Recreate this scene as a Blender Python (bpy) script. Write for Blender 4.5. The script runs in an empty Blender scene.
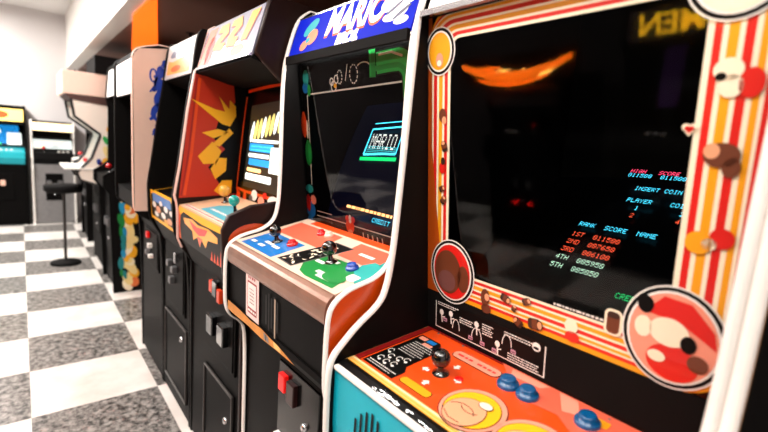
import bpy, math, random
from mathutils import Vector, Matrix
random.seed(7)
SC = bpy.context.scene
COL = SC.collection
V = Vector

# ------------------------------------------------------------------ materials
_m = {}
def mat(name, col, rough=.5, metal=0., emit=0., coat=0., bump=0., vary=0., vscale=30., spec=.5):
    if name in _m: return _m[name]
    m = bpy.data.materials.new(name); m.use_nodes = True
    nt = m.node_tree; b = nt.nodes['Principled BSDF']
    c = tuple(x if x <= .04045 * 0 else ((x / 255 + .055) / 1.055) ** 2.4 if x > 10.3 else x / 255 / 12.92 for x in col) + (1,)
    b.inputs['Base Color'].default_value = c
    b.inputs['Roughness'].default_value = rough
    b.inputs['Metallic'].default_value = metal
    b.inputs['Specular IOR Level'].default_value = spec
    if coat:
        b.inputs['Coat Weight'].default_value = coat; b.inputs['Coat Roughness'].default_value = .06
    if emit:
        b.inputs['Emission Color'].default_value = c; b.inputs['Emission Strength'].default_value = emit
    if vary or bump:
        tc = nt.nodes.new('ShaderNodeTexCoord'); n = nt.nodes.new('ShaderNodeTexNoise')
        n.inputs['Scale'].default_value = vscale; n.inputs['Detail'].default_value = 5
        nt.links.new(tc.outputs['Object'], n.inputs['Vector'])
        if vary:
            r = nt.nodes.new('ShaderNodeMix'); r.data_type = 'RGBA'
            r.inputs['A'].default_value = tuple(max(0, x * (1 - vary)) for x in c[:3]) + (1,)
            r.inputs['B'].default_value = tuple(min(1, x * (1 + vary)) for x in c[:3]) + (1,)
            nt.links.new(n.outputs['Fac'], r.inputs['Factor'])
            nt.links.new(r.outputs['Result'], b.inputs['Base Color'])
        if bump:
            bp = nt.nodes.new('ShaderNodeBump'); bp.inputs['Strength'].default_value = bump; bp.inputs['Distance'].default_value = .002
            nt.links.new(n.outputs['Fac'], bp.inputs['Height']); nt.links.new(bp.outputs['Normal'], b.inputs['Normal'])
    _m[name] = m
    return m

black = mat('black_laminate', (9, 8, 8), .5, vary=.35, spec=.12)
blackp = mat('black_panel', (7, 6, 6), .5, vary=.4, vscale=14, spec=.06)
matte = mat('matte_black', (8, 7, 7), .8, vary=.2, spec=.15)
gloss = mat('gloss_black', (7, 7, 7), .2, spec=.3)
white_mold = mat('white_molding', (236, 231, 226), .35, vary=.05)
pink_mold = mat('pale_pink_molding', (233, 196, 186), .4, vary=.05)
white = mat('white_paint', (240, 236, 230), .45, vary=.03)
cream = mat('cream_art', (246, 232, 205), .4, coat=.3)
red = mat('red_art', (214, 28, 22), .4, coat=.3)
dred = mat('dark_red_art', (150, 20, 22), .4, coat=.3)
yellow = mat('yellow_art', (240, 160, 22), .4, coat=.3)
gold = mat('gold_art', (248, 178, 20), .45)
orange = mat('orange_art', (226, 72, 12), .4, coat=.3)
dorange = mat('deep_orange_art', (176, 74, 12), .4, coat=.3)
orange_side = mat('orange_side_paint', (208, 70, 6), .3, vary=.25, vscale=9, coat=.3)
pink = mat('pink_art', (240, 150, 125), .45, coat=.3)
salmon = mat('salmon_art', (226, 98, 72), .45, coat=.3)
brown = mat('brown_art', (104, 50, 26), .5, coat=.3)
dbrown = mat('dark_brown_art', (48, 22, 14), .5, coat=.3)
tan = mat('tan_art', (230, 160, 120), .5, coat=.3)
ink = mat('black_ink', (10, 9, 9), .4, spec=.15)
inkw = mat('white_ink', (238, 234, 228), .4, coat=.3)
turq = mat('turquoise_paint', (0, 168, 190), .4, vary=.08)
wood = mat('worn_plywood', (196, 128, 52), .55, vary=.45, vscale=45)
woodl = mat('pale_yellow_vinyl', (236, 190, 110), .4, coat=.3, vary=.1)
lip = mat('worn_brown_metal', (140, 104, 88), .28, metal=.4, vary=.35, vscale=25)
chrome = mat('worn_steel', (205, 205, 208), .22, metal=1, vary=.3, vscale=40)
steel = mat('grey_steel', (130, 130, 132), .35, metal=.8)
blue = mat('blue_art', (8, 112, 190), .4, coat=.4)
mblue = mat('marquee_blue', (0, 22, 160), .5, emit=.5, spec=.08)
mwhite = mat('marquee_white', (255, 250, 245), .4, emit=.6)
mwarm = mat('marquee_warm', (238, 150, 70), .4, emit=.15)
morange = mat('marquee_orange', (225, 84, 10), .4, emit=.15)
myellow = mat('marquee_yellow', (240, 150, 8), .4, emit=.2)
mteal = mat('marquee_teal', (10, 140, 150), .4, emit=.5)
mpeach = mat('marquee_peach', (230, 130, 90), .4, emit=.15)
mred = mat('marquee_red', (180, 30, 20), .4, emit=.12)
mgrey = mat('marquee_grey', (90, 92, 115), .4, emit=.1)
green = mat('green_art', (18, 132, 56), .4, coat=.4)
lgreen = mat('bright_green_art', (30, 165, 75), .4, coat=.3)
teal = mat('teal_art', (40, 165, 160), .4, coat=.4)
ballblack = mat('joystick_black', (10, 10, 11), .15, coat=1)
btnblue = mat('button_blue', (0, 78, 128), .3, coat=.5)
btnred = mat('button_red', (205, 25, 30), .25, coat=.6)
ballteal = mat('joystick_teal', (20, 150, 140), .25, coat=.6)
ballyel = mat('joystick_yellow', (235, 170, 60), .3, coat=.6)
redlamp = mat('red_lamp', (205, 12, 10), .3, emit=.45)
redlamp2 = mat('bright_red_lamp', (255, 20, 16), .3, emit=9)
orlamp = mat('orange_lamp', (190, 52, 14), .3, emit=.2)
cyan_t = mat('screen_cyan', (70, 215, 250), .5, emit=1.6)
red_t = mat('screen_red', (255, 92, 58), .5, emit=1.1)
white_t = mat('screen_white', (205, 255, 225), .5, emit=.9)
green_t = mat('screen_green', (0, 190, 100), .5, emit=1.3)
mag_t = mat('screen_magenta', (255, 70, 110), .5, emit=1.6)
peach_t = mat('screen_peach', (255, 190, 120), .5, emit=1.6)
sblue_t = mat('screen_blue', (30, 140, 225), .5, emit=0.8)
swhite_t = mat('screen_pale', (235, 245, 240), .5, emit=0.8)
syel_t = mat('screen_yellow', (235, 225, 130), .5, emit=0.6)
steal_t = mat('screen_teal', (60, 190, 200), .5, emit=0.9)
crt = mat('dark_screen_glass', (5, 6, 10), .3, spec=.12)
crtb = mat('dark_blue_screen_glass', (6, 8, 24), .3, spec=.12, emit=.4)

def glass_mat():
    m = bpy.data.materials.new('clear_bezel_glass'); m.use_nodes = True
    nt = m.node_tree; nt.nodes.clear()
    o = nt.nodes.new('ShaderNodeOutputMaterial'); mx = nt.nodes.new('ShaderNodeMixShader')
    t = nt.nodes.new('ShaderNodeBsdfTransparent'); g = nt.nodes.new('ShaderNodeBsdfGlossy'); f = nt.nodes.new('ShaderNodeFresnel')
    g.inputs['Roughness'].default_value = .03; f.inputs['IOR'].default_value = 1.4
    n = nt.nodes.new('ShaderNodeTexNoise'); n.inputs['Scale'].default_value = 3
    mr = nt.nodes.new('ShaderNodeMapRange'); mr.inputs['To Min'].default_value = .02; mr.inputs['To Max'].default_value = .06
    nt.links.new(n.outputs['Fac'], mr.inputs['Value']); nt.links.new(mr.outputs['Result'], g.inputs['Roughness'])
    nt.links.new(f.outputs['Fac'], mx.inputs['Fac']); nt.links.new(t.outputs[0], mx.inputs[1]); nt.links.new(g.outputs[0], mx.inputs[2])
    nt.links.new(mx.outputs[0], o.inputs['Surface'])
    return m
GLASS = glass_mat()

# ------------------------------------------------------------------ mesh builder
class MB:
    def __init__(s): s.v = []; s.f = []; s.m = []; s.sm = []; s.mats = []
    def mi(s, m):
        if m not in s.mats: s.mats.append(m)
        return s.mats.index(m)
    def add(s, vs, fs, m, smooth=False):
        k = len(s.v); s.v += [V(p) for p in vs]; i = s.mi(m)
        for f in fs: s.f.append([k + j for j in f]); s.m.append(i); s.sm.append(smooth)
    def poly(s, pts, m): s.add(pts, [list(range(len(pts)))], m)
    def box(s, x0, x1, y0, y1, z0, z1, m):
        vs = [(x, y, z) for x in (x0, x1) for y in (y0, y1) for z in (z0, z1)]
        s.add(vs, [(0, 1, 3, 2), (4, 6, 7, 5), (0, 4, 5, 1), (2, 3, 7, 6), (0, 2, 6, 4), (1, 5, 7, 3)], m)
    def prism(s, prof, x0, x1, m, m_right=None):
        n = len(prof); vs = [(x0, y, z) for y, z in prof] + [(x1, y, z) for y, z in prof]
        s.add(vs, [[i, (i + 1) % n, n + (i + 1) % n, n + i] for i in range(n)], m)
        s.add([(x0, y, z) for y, z in prof], [list(range(n))], m)
        s.add([(x1, y, z) for y, z in prof], [list(range(n))], m_right or m)
    def strip(s, path, x0, x1, m, proud=.005, flange=.0, cuts=5):
        """rounded edge band laid along a side profile (front edge path, bottom to top)"""
        n = len(path); w = x1 - x0; vs = []
        sec = [(x0, -.002), (x0, proud * .2), (x0 + w * .15, proud * .85), (x0 + w * .5, proud), (x0 + w * .85, proud * .85), (x1, proud * .2), (x1, -.002)]
        for i, (y, z) in enumerate(path):
            a = path[max(0, i - 1)]; b = path[min(n - 1, i + 1)]
            t = V((b[0] - a[0], b[1] - a[1])); t.normalize(); nn = V((-t.y, t.x))
            for (x, h) in sec: vs.append((x, y + nn.x * h, z + nn.y * h))
        k = len(sec); fs = [[i * k + j, (i + 1) * k + j, (i + 1) * k + j + 1, i * k + j + 1] for i in range(n - 1) for j in range(k - 1)]
        s.add(vs, fs, m, True); s.add(vs[:k], [list(range(k))], m); s.add(vs[-k:], [list(range(k))], m)
    def lathe(s, c, ax, prof, m, seg=24, smooth=True):
        ax = V(ax).normalized(); a = ax.orthogonal().normalized(); b = ax.cross(a); c = V(c); vs = []
        for r, h in prof:
            for i in range(seg):
                t = 2 * math.pi * i / seg; vs.append(c + ax * h + a * (r * math.cos(t)) + b * (r * math.sin(t)))
        n = len(prof)
        s.add(vs, [[j * seg + i, j * seg + (i + 1) % seg, (j + 1) * seg + (i + 1) % seg, (j + 1) * seg + i] for j in range(n - 1) for i in range(seg)], m, smooth)
        s.add(vs[:seg], [list(range(seg))], m); s.add(vs[-seg:], [list(range(seg))], m)
    def build(s, name, parent=None, bevel=0):
        me = bpy.data.meshes.new(name); off = V(parent.location) if parent else V((0, 0, 0))
        if parent and parent.parent: off = off + V(parent.parent.location)
        me.from_pydata([p - off for p in s.v], [], s.f)
        for m in s.mats: me.materials.append(m)
        me.polygons.foreach_set('material_index', s.m); me.polygons.foreach_set('use_smooth', s.sm); me.update()
        import bmesh
        bm = bmesh.new(); bm.from_mesh(me); bmesh.ops.recalc_face_normals(bm, faces=[f for f in bm.faces if len(f.verts) and any(len(e.link_faces) > 1 for e in f.edges)]); bm.to_mesh(me); bm.free()
        o = bpy.data.objects.new(name, me); COL.objects.link(o)
        if parent: o.parent = parent
        if bevel:
            md = o.modifiers.new('bevel', 'BEVEL'); md.width = bevel; md.segments = 2; md.limit_method = 'ANGLE'
        return o

class Plane:
    """a flat sheet in the room: origin, width direction, height direction, facing direction"""
    def __init__(s, o, u, v):
        s.o = V(o); s.u = V(u).normalized(); s.v = V(v).normalized(); s.n = s.u.cross(s.v).normalized()
    def p(s, u, v, l=0): return s.o + s.u * u + s.v * v + s.n * l
L0 = .0005
def rect(mb, P, u0, v0, u1, v1, m, l=1): mb.poly([P.p(u0, v0, l * L0), P.p(u1, v0, l * L0), P.p(u1, v1, l * L0), P.p(u0, v1, l * L0)], m)
def shape(mb, P, pts, m, l=1): mb.poly([P.p(u, v, l * L0) for u, v in pts], m)
def ell(mb, P, u, v, a, b, m, l=1, rot=0, n=32, t0=0, t1=2 * math.pi):
    c, s_ = math.cos(rot), math.sin(rot); pts = []
    for i in range(n):
        t = t0 + (t1 - t0) * i / (n if t1 - t0 > 6.28 else n - 1); x, y = a * math.cos(t), b * math.sin(t)
        pts.append((u + c * x - s_ * y, v + s_ * x + c * y))
    shape(mb, P, pts, m, l)
def rrect(mb, P, u0, v0, u1, v1, r, m, l=1):
    pts = []
    for (cx, cy, a) in ((u1 - r, v1 - r, 0), (u0 + r, v1 - r, 90), (u0 + r, v0 + r, 180), (u1 - r, v0 + r, 270)):
        for k in range(6):
            t = math.radians(a + 18 * k); pts.append((cx + r * math.cos(t), cy + r * math.sin(t)))
    shape(mb, P, pts, m, l)
def line(mb, P, pts, w, m, l=1):
    n = len(pts)
    L, R = [], []
    for i in range(n):
        a = V(pts[max(0, i - 1)]); b = V(pts[min(n - 1, i + 1)]); t = (b - a).normalized(); nn = V((-t.y, t.x)) * w / 2
        L.append(V(pts[i]) + nn); R.append(V(pts[i]) - nn)
    vs = [P.p(q.x, q.y, l * L0) for q in L] + [P.p(q.x, q.y, l * L0) for q in R]
    mb.add(vs, [[i, i + 1, n + i + 1, n + i] for i in range(n - 1)], m)
def arc(u, v, a, b, d0, d1, n=20): return [(u + a * math.cos(math.radians(d0 + (d1 - d0) * i / n)), v + b * math.sin(math.radians(d0 + (d1 - d0) * i / n))) for i in range(n + 1)]
GL = {'0': '0E11191513110E', '1': '040C040404040E', '2': '0E11010204081F', '3': '1F02040201110E', '4': '02060A121F0202', '5': '1F101E0101110E', '6': '0608101E11110E', '7': '1F010204080808', '8': '0E11110E11110E', '9': '0E11110F01020C',
      'A': '0E11111F111111', 'B': '1E11111E11111E', 'C': '0E11101010110E', 'D': '1E11111111111E', 'E': '1F10101E10101F', 'F': '1F10101E101010', 'G': '0E11101713110E', 'H': '1111111F111111', 'I': '0E04040404040E', 'K': '11121418141211', 'L': '1010101010101F', 'M': '111B1515111111', 'N': '11191513111111',
      'O': '0E11111111110E', 'P': '1E11111E101010', 'R': '1E11111E141211', 'S': '0F10100E01011E', 'T': '1F040404040404', 'U': '1111111111110E', 'W': '1111111515150A', 'X': '11110A040A1111', 'Y': '11110A04040404', '.': '0000000000000C', ' ': '00' * 7, '-': '0000001F000000'}
def ptext(mb, P, u, v, txt, cw, ch, m, l=3):
    """block-pixel lettering, v = baseline"""
    pw, ph = cw / 6, ch / 7
    for i, c in enumerate(txt):
        g = GL.get(c, GL[' '])
        for r in range(7):
            b = int(g[2 * r:2 * r + 2], 16); k = 0
            while k < 5:
                if b >> (4 - k) & 1:
                    j = k
                    while j < 5 and b >> (4 - j) & 1: j += 1
                    rect(mb, P, u + i * cw + k * pw, v + (6 - r) * ph + ph * .12, u + i * cw + j * pw - pw * .25, v + (7 - r) * ph - ph * .12, m, l); k = j
                else: k += 1
def ftext(mb, P, u, v, txt, size, m, l=2, sx=1., shear=0., bold=0., mirror=False):
    cu = bpy.data.curves.new('t', 'FONT'); cu.body = txt; cu.size = size; cu.shear = shear; cu.offset = bold; cu.resolution_u = 4
    ob = bpy.data.objects.new('t', cu); COL.objects.link(ob)
    dg = bpy.context.evaluated_depsgraph_get(); me = bpy.data.meshes.new_from_object(ob.evaluated_get(dg))
    xs = [q.co.x for q in me.vertices]; W = max(xs)
    vs = [P.p(u + (W - q.co.x if mirror else q.co.x) * sx, v + q.co.y, l * L0) for q in me.vertices]
    mb.add(vs, [list(p.vertices) for p in me.polygons], m)
    bpy.data.objects.remove(ob); bpy.data.curves.remove(cu); bpy.data.meshes.remove(me)
def scribble(mb, P, u0, u1, v, h, m, l=2, rnd=None):
    """a line of lettering too small to read"""
    r = rnd or random; u = u0
    while u < u1:
        w = r.uniform(.6, 2.6) * h; rect(mb, P, u, v, min(u + w, u1), v + h, m, l); u += w + .6 * h

def thing(name, label, cat, loc, group=None):
    o = bpy.data.objects.new(name, None); COL.objects.link(o); o.location = loc; o['label'] = label; o['category'] = cat
    if group: o['group'] = group
    o.empty_display_size = .1
    return o
def tag(o, label, cat, group=None):
    o['label'] = label; o['category'] = cat
    if group: o['group'] = group
    return o
def struct(name, mb, bevel=0):
    o = mb.build(name, None, bevel); o['kind'] = 'structure'; return o
def smooth_path(pts, it=2):
    for _ in range(it):
        q = [pts[0]]
        for a, b in zip(pts, pts[1:]):
            q += [(a[0] * .75 + b[0] * .25, a[1] * .75 + b[1] * .25), (a[0] * .25 + b[0] * .75, a[1] * .25 + b[1] * .75)]
        pts = q + [pts[-1]]
    return pts

def joystick(par, P, u, v, ball, base_m=None, h=.055, r=.0175):
    j = MB(); j.lathe(P.p(u, v, .0008), P.n, [(.017, 0), (.017, .002), (.010, .004), (.009, .007)], base_m or ballblack)
    j.lathe(P.p(u, v, .006), P.n, [(.008, 0), (.0055, .012), (.005, h - r * .8)], ballblack)
    o = j.build('joystick', par)
    b = MB(); b.lathe(P.p(u, v, h + .004), P.n, [(max(.0005, r * math.sin(math.pi * k / 12)), -r * math.cos(math.pi * k / 12)) for k in range(13)], ball)
    b.build('ball_top', o); return o
def button(par, P, u, v, m, r=.017, h=.013):
    b = MB(); b.lathe(P.p(u, v, .0008), P.n, [(r * 1.0, 0), (r * 1.0, h * .35), (r * .93, h * .5), (r * .72, h * .52), (r * .72, h * .95), (r * .64, h * 1.1), (r * .3, h * 1.02), (.0005, h)], m, 28)
    return b.build('button', par)
def lock(par, x, y, z, m=chrome, r=.011):
    b = MB(); b.lathe((x, y, z), (0, -1, 0), [(r, 0), (r, .006), (r * .75, .011), (.0005, .011)], m, 18)
    return b.build('lock', par)
def screw(mb, P, u, v, m=steel, r=.0035): mb.lathe(P.p(u, v, .0006), P.n, [(r, 0), (r * .7, .0012), (.0003, .0016)], m, 10)

def coin_door(par, x0, x1, y, z0, z1, buttons, lamps, lk=None, extra=None):
    """steel door plate standing on the lower front; buttons/lamps = list of (x, z, material)"""
    b = MB(); b.box(x0, x1, y - .008, y + .004, z0, z1, blackp); b.box(x0 + .012, x1 - .012, y - .012, y, z0 + .012, z1 - .012, gloss if extra == 'gloss' else blackp)
    d = b.build('coin_door', par, .003)
    for (x, z, m, w, h) in buttons:
        c = MB(); c.box(x - w / 2, x + w / 2, y - .034, y - .008, z - h / 2, z + h / 2, m); c.build('reject_button', d, .004)
    for (x, z, m, w, h) in lamps:
        c = MB(); c.box(x - w / 2, x + w / 2, y - .026, y - .01, z - h / 2, z + h / 2, m); c.build('coin_slot_lamp', d, .003)
    if lk: lock(d, lk[0], y - .01, lk[1])
    return d
def service_door(par, x0, x1, y, z0, z1, lk):
    b = MB(); b.box(x0, x1, y - .006, y + .003, z0, z1, blackp)
    for a in ((x0, x0 + .008, z0, z1), (x1 - .008, x1, z0, z1), (x0, x1, z0, z0 + .008), (x0, x1, z1 - .008, z1)): b.box(a[0], a[1], y - .012, y, a[2], a[3], steel_dark)
    d = b.build('service_door', par, .002); lock(d, lk[0], y - .006, lk[1], r=.013); return d
steel_dark = mat('dark_steel_edge', (70, 66, 64), .35, metal=.5)

def shell(par, x0, x1, prof, t, mold_m, side_l=black, side_r=black, rear=.72, mold_w=None, proud=.005, t_r=None, mold_r=None, two=False, split=0):
    """two side panels with their edge mouldings, a back, a top and a floor; prof = front edge from the floor up"""
    pp = smooth_path(prof, 2); full = pp + [(rear, prof[-1][1]), (rear, 0)]
    tr = t_r or t
    for (a, b, m) in ((x0, x0 + t, side_l), (x1 - tr, x1, side_r)):
        k = MB(); k.prism(full, a, b, m); k.build('side_panel', par)
    mw = (t + .003) if mold_w is None else mold_w
    for a, w_ in ((x0 - .0015, mw), (x1 - tr - .001, tr + .002)):
        k = MB(); pth = pp + [(min(rear, prof[-1][0] + .2), prof[-1][1] + .0005)]; rt_ = a > (x0 + x1) / 2; mm = (mold_r or mold_m) if rt_ else mold_m
        if two and rt_: k.strip(pth, a, a + w_ * .46, mm, proud * 1.3); k.strip(pth, a + w_ * .46, a + w_, mm, proud)
        elif split:
            c_ = [i for i, q in enumerate(pth) if q[1] > split][0]; k.strip(pth[:c_ + 1], a, a + w_, black, proud); k.strip(pth[c_:], a, a + w_, mm, proud)
        else: k.strip(pth, a, a + w_, mm, proud)
        k.build('edge_molding', par)
    k = MB(); k.box(x0 + t, x1 - t, rear - .02, rear, 0.02, prof[-1][1] - .005, matte); k.build('back_panel', par)
    k = MB(); k.box(x0 + t, x1 - t, prof[-1][0] + .02, rear - .02, prof[-1][1] - .02, prof[-1][1] - .003, matte); k.build('top_panel', par)

# ------------------------------------------------------------------ the room
X0, X1, Y0, Y1, ZC = -7.72, 1.7, -2.95, 1.0, 2.8
def floor_mat():
    m = bpy.data.materials.new('checker_tiles'); m.use_nodes = True; nt = m.node_tree; b = nt.nodes['Principled BSDF']; N = nt.nodes.new; K = nt.links.new
    tc = N('ShaderNodeTexCoord'); mp = N('ShaderNodeMapping'); S = .4875
    mp.inputs['Location'].default_value = (2.379 / S, .556 / .522, .25); mp.inputs['Scale'].default_value = (1 / S, 1 / .522, 0)
    K(tc.outputs['Object'], mp.inputs['Vector'])
    ch = N('ShaderNodeTexChecker'); ch.inputs['Scale'].default_value = 1; ch.inputs['Color1'].default_value = (1, 1, 1, 1); ch.inputs['Color2'].default_value = (0, 0, 0, 1)
    K(mp.outputs[0], ch.inputs['Vector'])
    n1 = N('ShaderNodeTexNoise'); n1.inputs['Scale'].default_value = 30; n1.inputs['Detail'].default_value = 8; n1.inputs['Roughness'].default_value = .7
    K(tc.outputs['Object'], n1.inputs['Vector'])
    r1 = N('ShaderNodeValToRGB'); r1.color_ramp.elements[0].position = .40; r1.color_ramp.elements[0].color = (.02, .018, .017, 1); r1.color_ramp.elements[1].position = .62; r1.color_ramp.elements[1].color = (.36, .34, .32, 1)
    K(n1.outputs['Fac'], r1.inputs['Fac'])
    n2 = N('ShaderNodeTexNoise'); n2.inputs['Scale'].default_value = 5; n2.inputs['Detail'].default_value = 6; K(tc.outputs['Object'], n2.inputs['Vector'])
    r2 = N('ShaderNodeValToRGB'); r2.color_ramp.elements[0].position = .3; r2.color_ramp.elements[0].color = (.62, .58, .54, 1); r2.color_ramp.elements[1].position = .7; r2.color_ramp.elements[1].color = (.8, .77, .74, 1)
    K(n2.outputs['Fac'], r2.inputs['Fac'])
    mx = N('ShaderNodeMix'); mx.data_type = 'RGBA'; K(ch.outputs['Fac'], mx.inputs['Factor']); K(r1.outputs['Color'], mx.inputs['A']); K(r2.outputs['Color'], mx.inputs['B'])
    K(mx.outputs['Result'], b.inputs['Base Color']); b.inputs['Roughness'].default_value = .3
    return m
k = MB(); k.box(X0 - .1, X1 + .1, Y0 - .1, Y1 + .1, -.06, 0, floor_mat()); struct('floor', k)
wallm = mat('white_wall_paint', (214, 210, 210), .7, vary=.03, vscale=4)
ceilm = mat('ceiling_paint', (225, 222, 220), .8, vary=.03, vscale=4)
soffm = mat('brown_soffit_paint', (120, 84, 70), .6, vary=.12, vscale=3)
darkw = mat('dark_wall_paint', (48, 40, 40), .7, vary=.1, vscale=3)
k = MB(); k.box(X0 - .1, X1 + .1, Y0 - .1, Y1 + .1, ZC, ZC + .08, ceilm); struct('ceiling', k)
k = MB(); k.box(X0 - .1, X0, Y0, Y1, 0, ZC, wallm); struct('wall_left', k)
k = MB(); k.box(X1, X1 + .1, Y0, Y1, 0, ZC, wallm); struct('wall_right', k)
k = MB(); k.box(X0, X1, Y1, Y1 + .1, 0, ZC, darkw); struct('wall_back', k)
k = MB(); k.box(X0, X1, Y0 - .1, Y0, 0, ZC, darkw); struct('wall_front', k)
k = MB(); k.box(X0, X1, .0, Y1, 2.12, ZC, white); k.box(X0, X1, -.02, .10, 2.1, ZC, white); k.box(X0, X1, .10, Y1, 2.1, 2.12, soffm); struct('trim_1', k)

# pool of orange light on the soffit, built as a glowing slab
P = Plane((-3.02, .104, 2.0985), (-.9777, .21, 0), (-.21, -.9777, 0))
k = MB()
ol = mat('orange_light_pool', (255, 110, 24), .4, emit=1.0)
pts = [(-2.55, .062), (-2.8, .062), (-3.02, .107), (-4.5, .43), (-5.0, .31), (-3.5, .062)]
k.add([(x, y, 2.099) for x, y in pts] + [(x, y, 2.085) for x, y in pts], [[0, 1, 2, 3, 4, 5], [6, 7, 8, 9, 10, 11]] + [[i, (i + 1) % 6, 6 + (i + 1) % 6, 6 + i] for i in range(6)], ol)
tag(k.build('ceiling_glow'), 'orange light pool built as a glowing slab under the soffit above the white sided cabinets', 'light')
k = MB(); k.lathe((-3.72, .29 + .2, 2.104), (0, 0, -1), [(.035, 0), (.035, .006), (.012, .01), (.012, .03), (.02, .032), (.0005, .036)], matte, 16)
tag(k.build('sprinkler_head'), 'small dark sprinkler head on the brown soffit', 'sprinkler')

# ------------------------------------------------------------------ cabinet A, nearest (striped bezel)
ROW = 'arcade cabinets along the right side of the aisle'
A = thing('arcade_cabinet', 'nearest arcade cabinet with turquoise front and red and yellow striped screen border', 'arcade cabinet', (-.396, .3, 0), ROW)
PA = [(.006, 0), (.0, .62), (-.02, .65), (-.06, .68), (-.076, .72), (-.078, .76), (-.08, .83), (-.079, .875), (-.072, .905), (-.041, .935), (-.015, .959), (.045, .999), (.06, 1.04), (.067, 1.09), (.072, 1.158), (.085, 1.589), (.09, 1.615), (.118, 1.71), (.137, 1.75), (.165, 1.775)]
AX0, AX1 = -.7045, -.0835
ao = mat('cabinet_side_black', (11, 9, 8), .55, vary=.3, spec=.1)
shell(A, AX0, AX1, PA, .010, white_mold, black, ao, .74, .0155, .006, .030, None, True)
k = MB(); q_ = smooth_path(PA, 2); n_ = len(q_)
k.add([(AX1 + .0008, y + .001, z) for y, z in q_] + [(AX1 + .0008, y + .011, z) for y, z in q_], [[i, i + 1, n_ + i + 1, n_ + i] for i in range(n_ - 1)], wood); k.build('bare_wood_edge', A)
ai0, ai1 = -.6805, AX1 - .030
# lower front: turquoise box
k = MB(); k.prism([(-.06, .70), (-.066, .76), (-.068, .882), (.25, .882), (.25, .64), (.0, .64)], ai0 - .012, ai1, turq)
fr = k.build('front_panel', A)
k = MB(); k.box(ai0, ai1, .012, .03, 0.01, .64, turq); k.build('lower_panel', A)
P = Plane((ai0, -.0685, .76), (1, 0, 0), (0, 0, 1)); k = MB()
for i in range(6):
    u = .066 + .0165 * i; h = (.0, .018, .03, .036, .03, .018)[i]
    rrect(k, P, u, -.06 - h * .3, u + .0072, .055 + h, .0035, ink, 2)
k.build('speaker_grille', A)
# rim and control panel deck
DA = Plane((ai0, -.067, .892), (1, 0, 0), (0, .273, .024)); WA = ai1 - ai0
k = MB(); k.box(ai0 - .008, ai1, -.075, -.062, .882, .892, white_mold); k.build('front_rim', A, .003)
k = MB(); k.prism([(-.066, .884), (-.066, .891), (-.05, .8955), (-.04, .8955), (-.04, .884)], ai0 - .01, ai1, ink)
PP = Plane((ai0, -.0655, .8916), (1, 0, 0), (0, .02, .0055))
r = random.Random(31)
for i in range(26):
    a = .09 + .30 * r.random() if i > 6 else .13 + .06 * r.random(); w = r.uniform(.006, .026); c = r.uniform(.001, .009); h = r.uniform(.002, .006)
    shape(k, PP, [(a, c), (a + w * .4, c - .0005), (a + w, c + h * .4), (a + w * .8, c + h), (a + w * .45, c + h * .7), (a + w * .1, c + h * .9)], chrome, 1 + i * .05)
k.build('worn_front_edge', A)
k = MB(); k.add([DA.p(u, v, l) for l in (0, -.012) for (u, v) in ((-.013, .023), (WA, .023), (WA, .285), (-.013, .285))], [(0, 1, 2, 3), (4, 5, 6, 7), (0, 1, 5, 4), (1, 2, 6, 5), (2, 3, 7, 6), (3, 0, 4, 7)], woodl)
rect(k, DA, -.012, .046, WA, .275, dred, 1)
rect(k, DA, .004, .046, WA - .004, .262, ink, 1.5); rect(k, DA, .007, .046, WA - .004, .26, orange, 2)
shape(k, DA, [(.2, .268), (.29, .19), (.36, .2), (.42, .16), (.54, .16), (.54, .268)], salmon, 3)
shape(k, DA, [(.33, .262), (.36, .215), (.385, .225), (.365, .262)], pink, 4); shape(k, DA, [(.23, .262), (.24, .24), (.30, .245), (.31, .262)], pink, 4)
rect(k, DA, -.01, .0265, WA, .030, yellow, 1); rect(k, DA, -.01, .034, WA, .0365, yellow, 1); rect(k, DA, -.01, .041, WA, .0435, cream, 1)
# instruction block
shape(k, DA, [(.0125, .05), (.105, .05), (.105, .085), (.092, .1), (.092, .2), (.07, .222), (.0125, .222)], ink, 4)
r = random.Random(3)
for i in range(7): scribble(k, DA, .026, .078 + .006 * (i % 3), .186 - i * .0085, .0019, inkw, 5, r)
for (u, v) in ((.022, .12), (.04, .105), (.06, .11), (.075, .118), (.03, .085), (.05, .083), (.068, .088)):
    line(k, DA, arc(u, v, .006, .007, 20, 300), .0018, inkw, 5); ell(k, DA, u + .004, v - .008, .0035, .0035, inkw, 5)
scribble(k, DA, .018, .1, .064, .0024, inkw, 5, r); scribble(k, DA, .018, .09, .057, .0018, inkw, 5, r)
rrect(k, DA, .018, .203, .04, .217, .002, pink, 5); rrect(k, DA, .043, .203, .066, .217, .002, blue, 5); rrect(k, DA, .044, .188, .07, .199, .002, pink, 5)
# yellow pill, label pill
rrect(k, DA, .113, .057, .192, .079, .01, ink, 3); rrect(k, DA, .1145, .0585, .1905, .0775, .009, yellow, 4)
rrect(k, DA, .112, .205, .23, .236, .014, ink, 4); rrect(k, DA, .1135, .2065, .2285, .2345, .013, pink, 5)
scribble(k, DA, .124, .165, .217, .006, red, 6, r); scribble(k, DA, .175, .22, .217, .006, red, 6, r)
for (u, v, a) in ((.122, .125, 0), (.157, .178, 90), (.19, .143, 180), (.155, .092, 270)):
    c, s_ = math.cos(math.radians(a)), math.sin(math.radians(a))
    shape(k, DA, [(u + c * x - s_ * y, v + s_ * x + c * y) for x, y in ((-.009, 0), (0, .009), (0, .004), (.008, .004), (.008, -.004), (0, -.004), (0, -.009))], inkw, 5)
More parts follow.
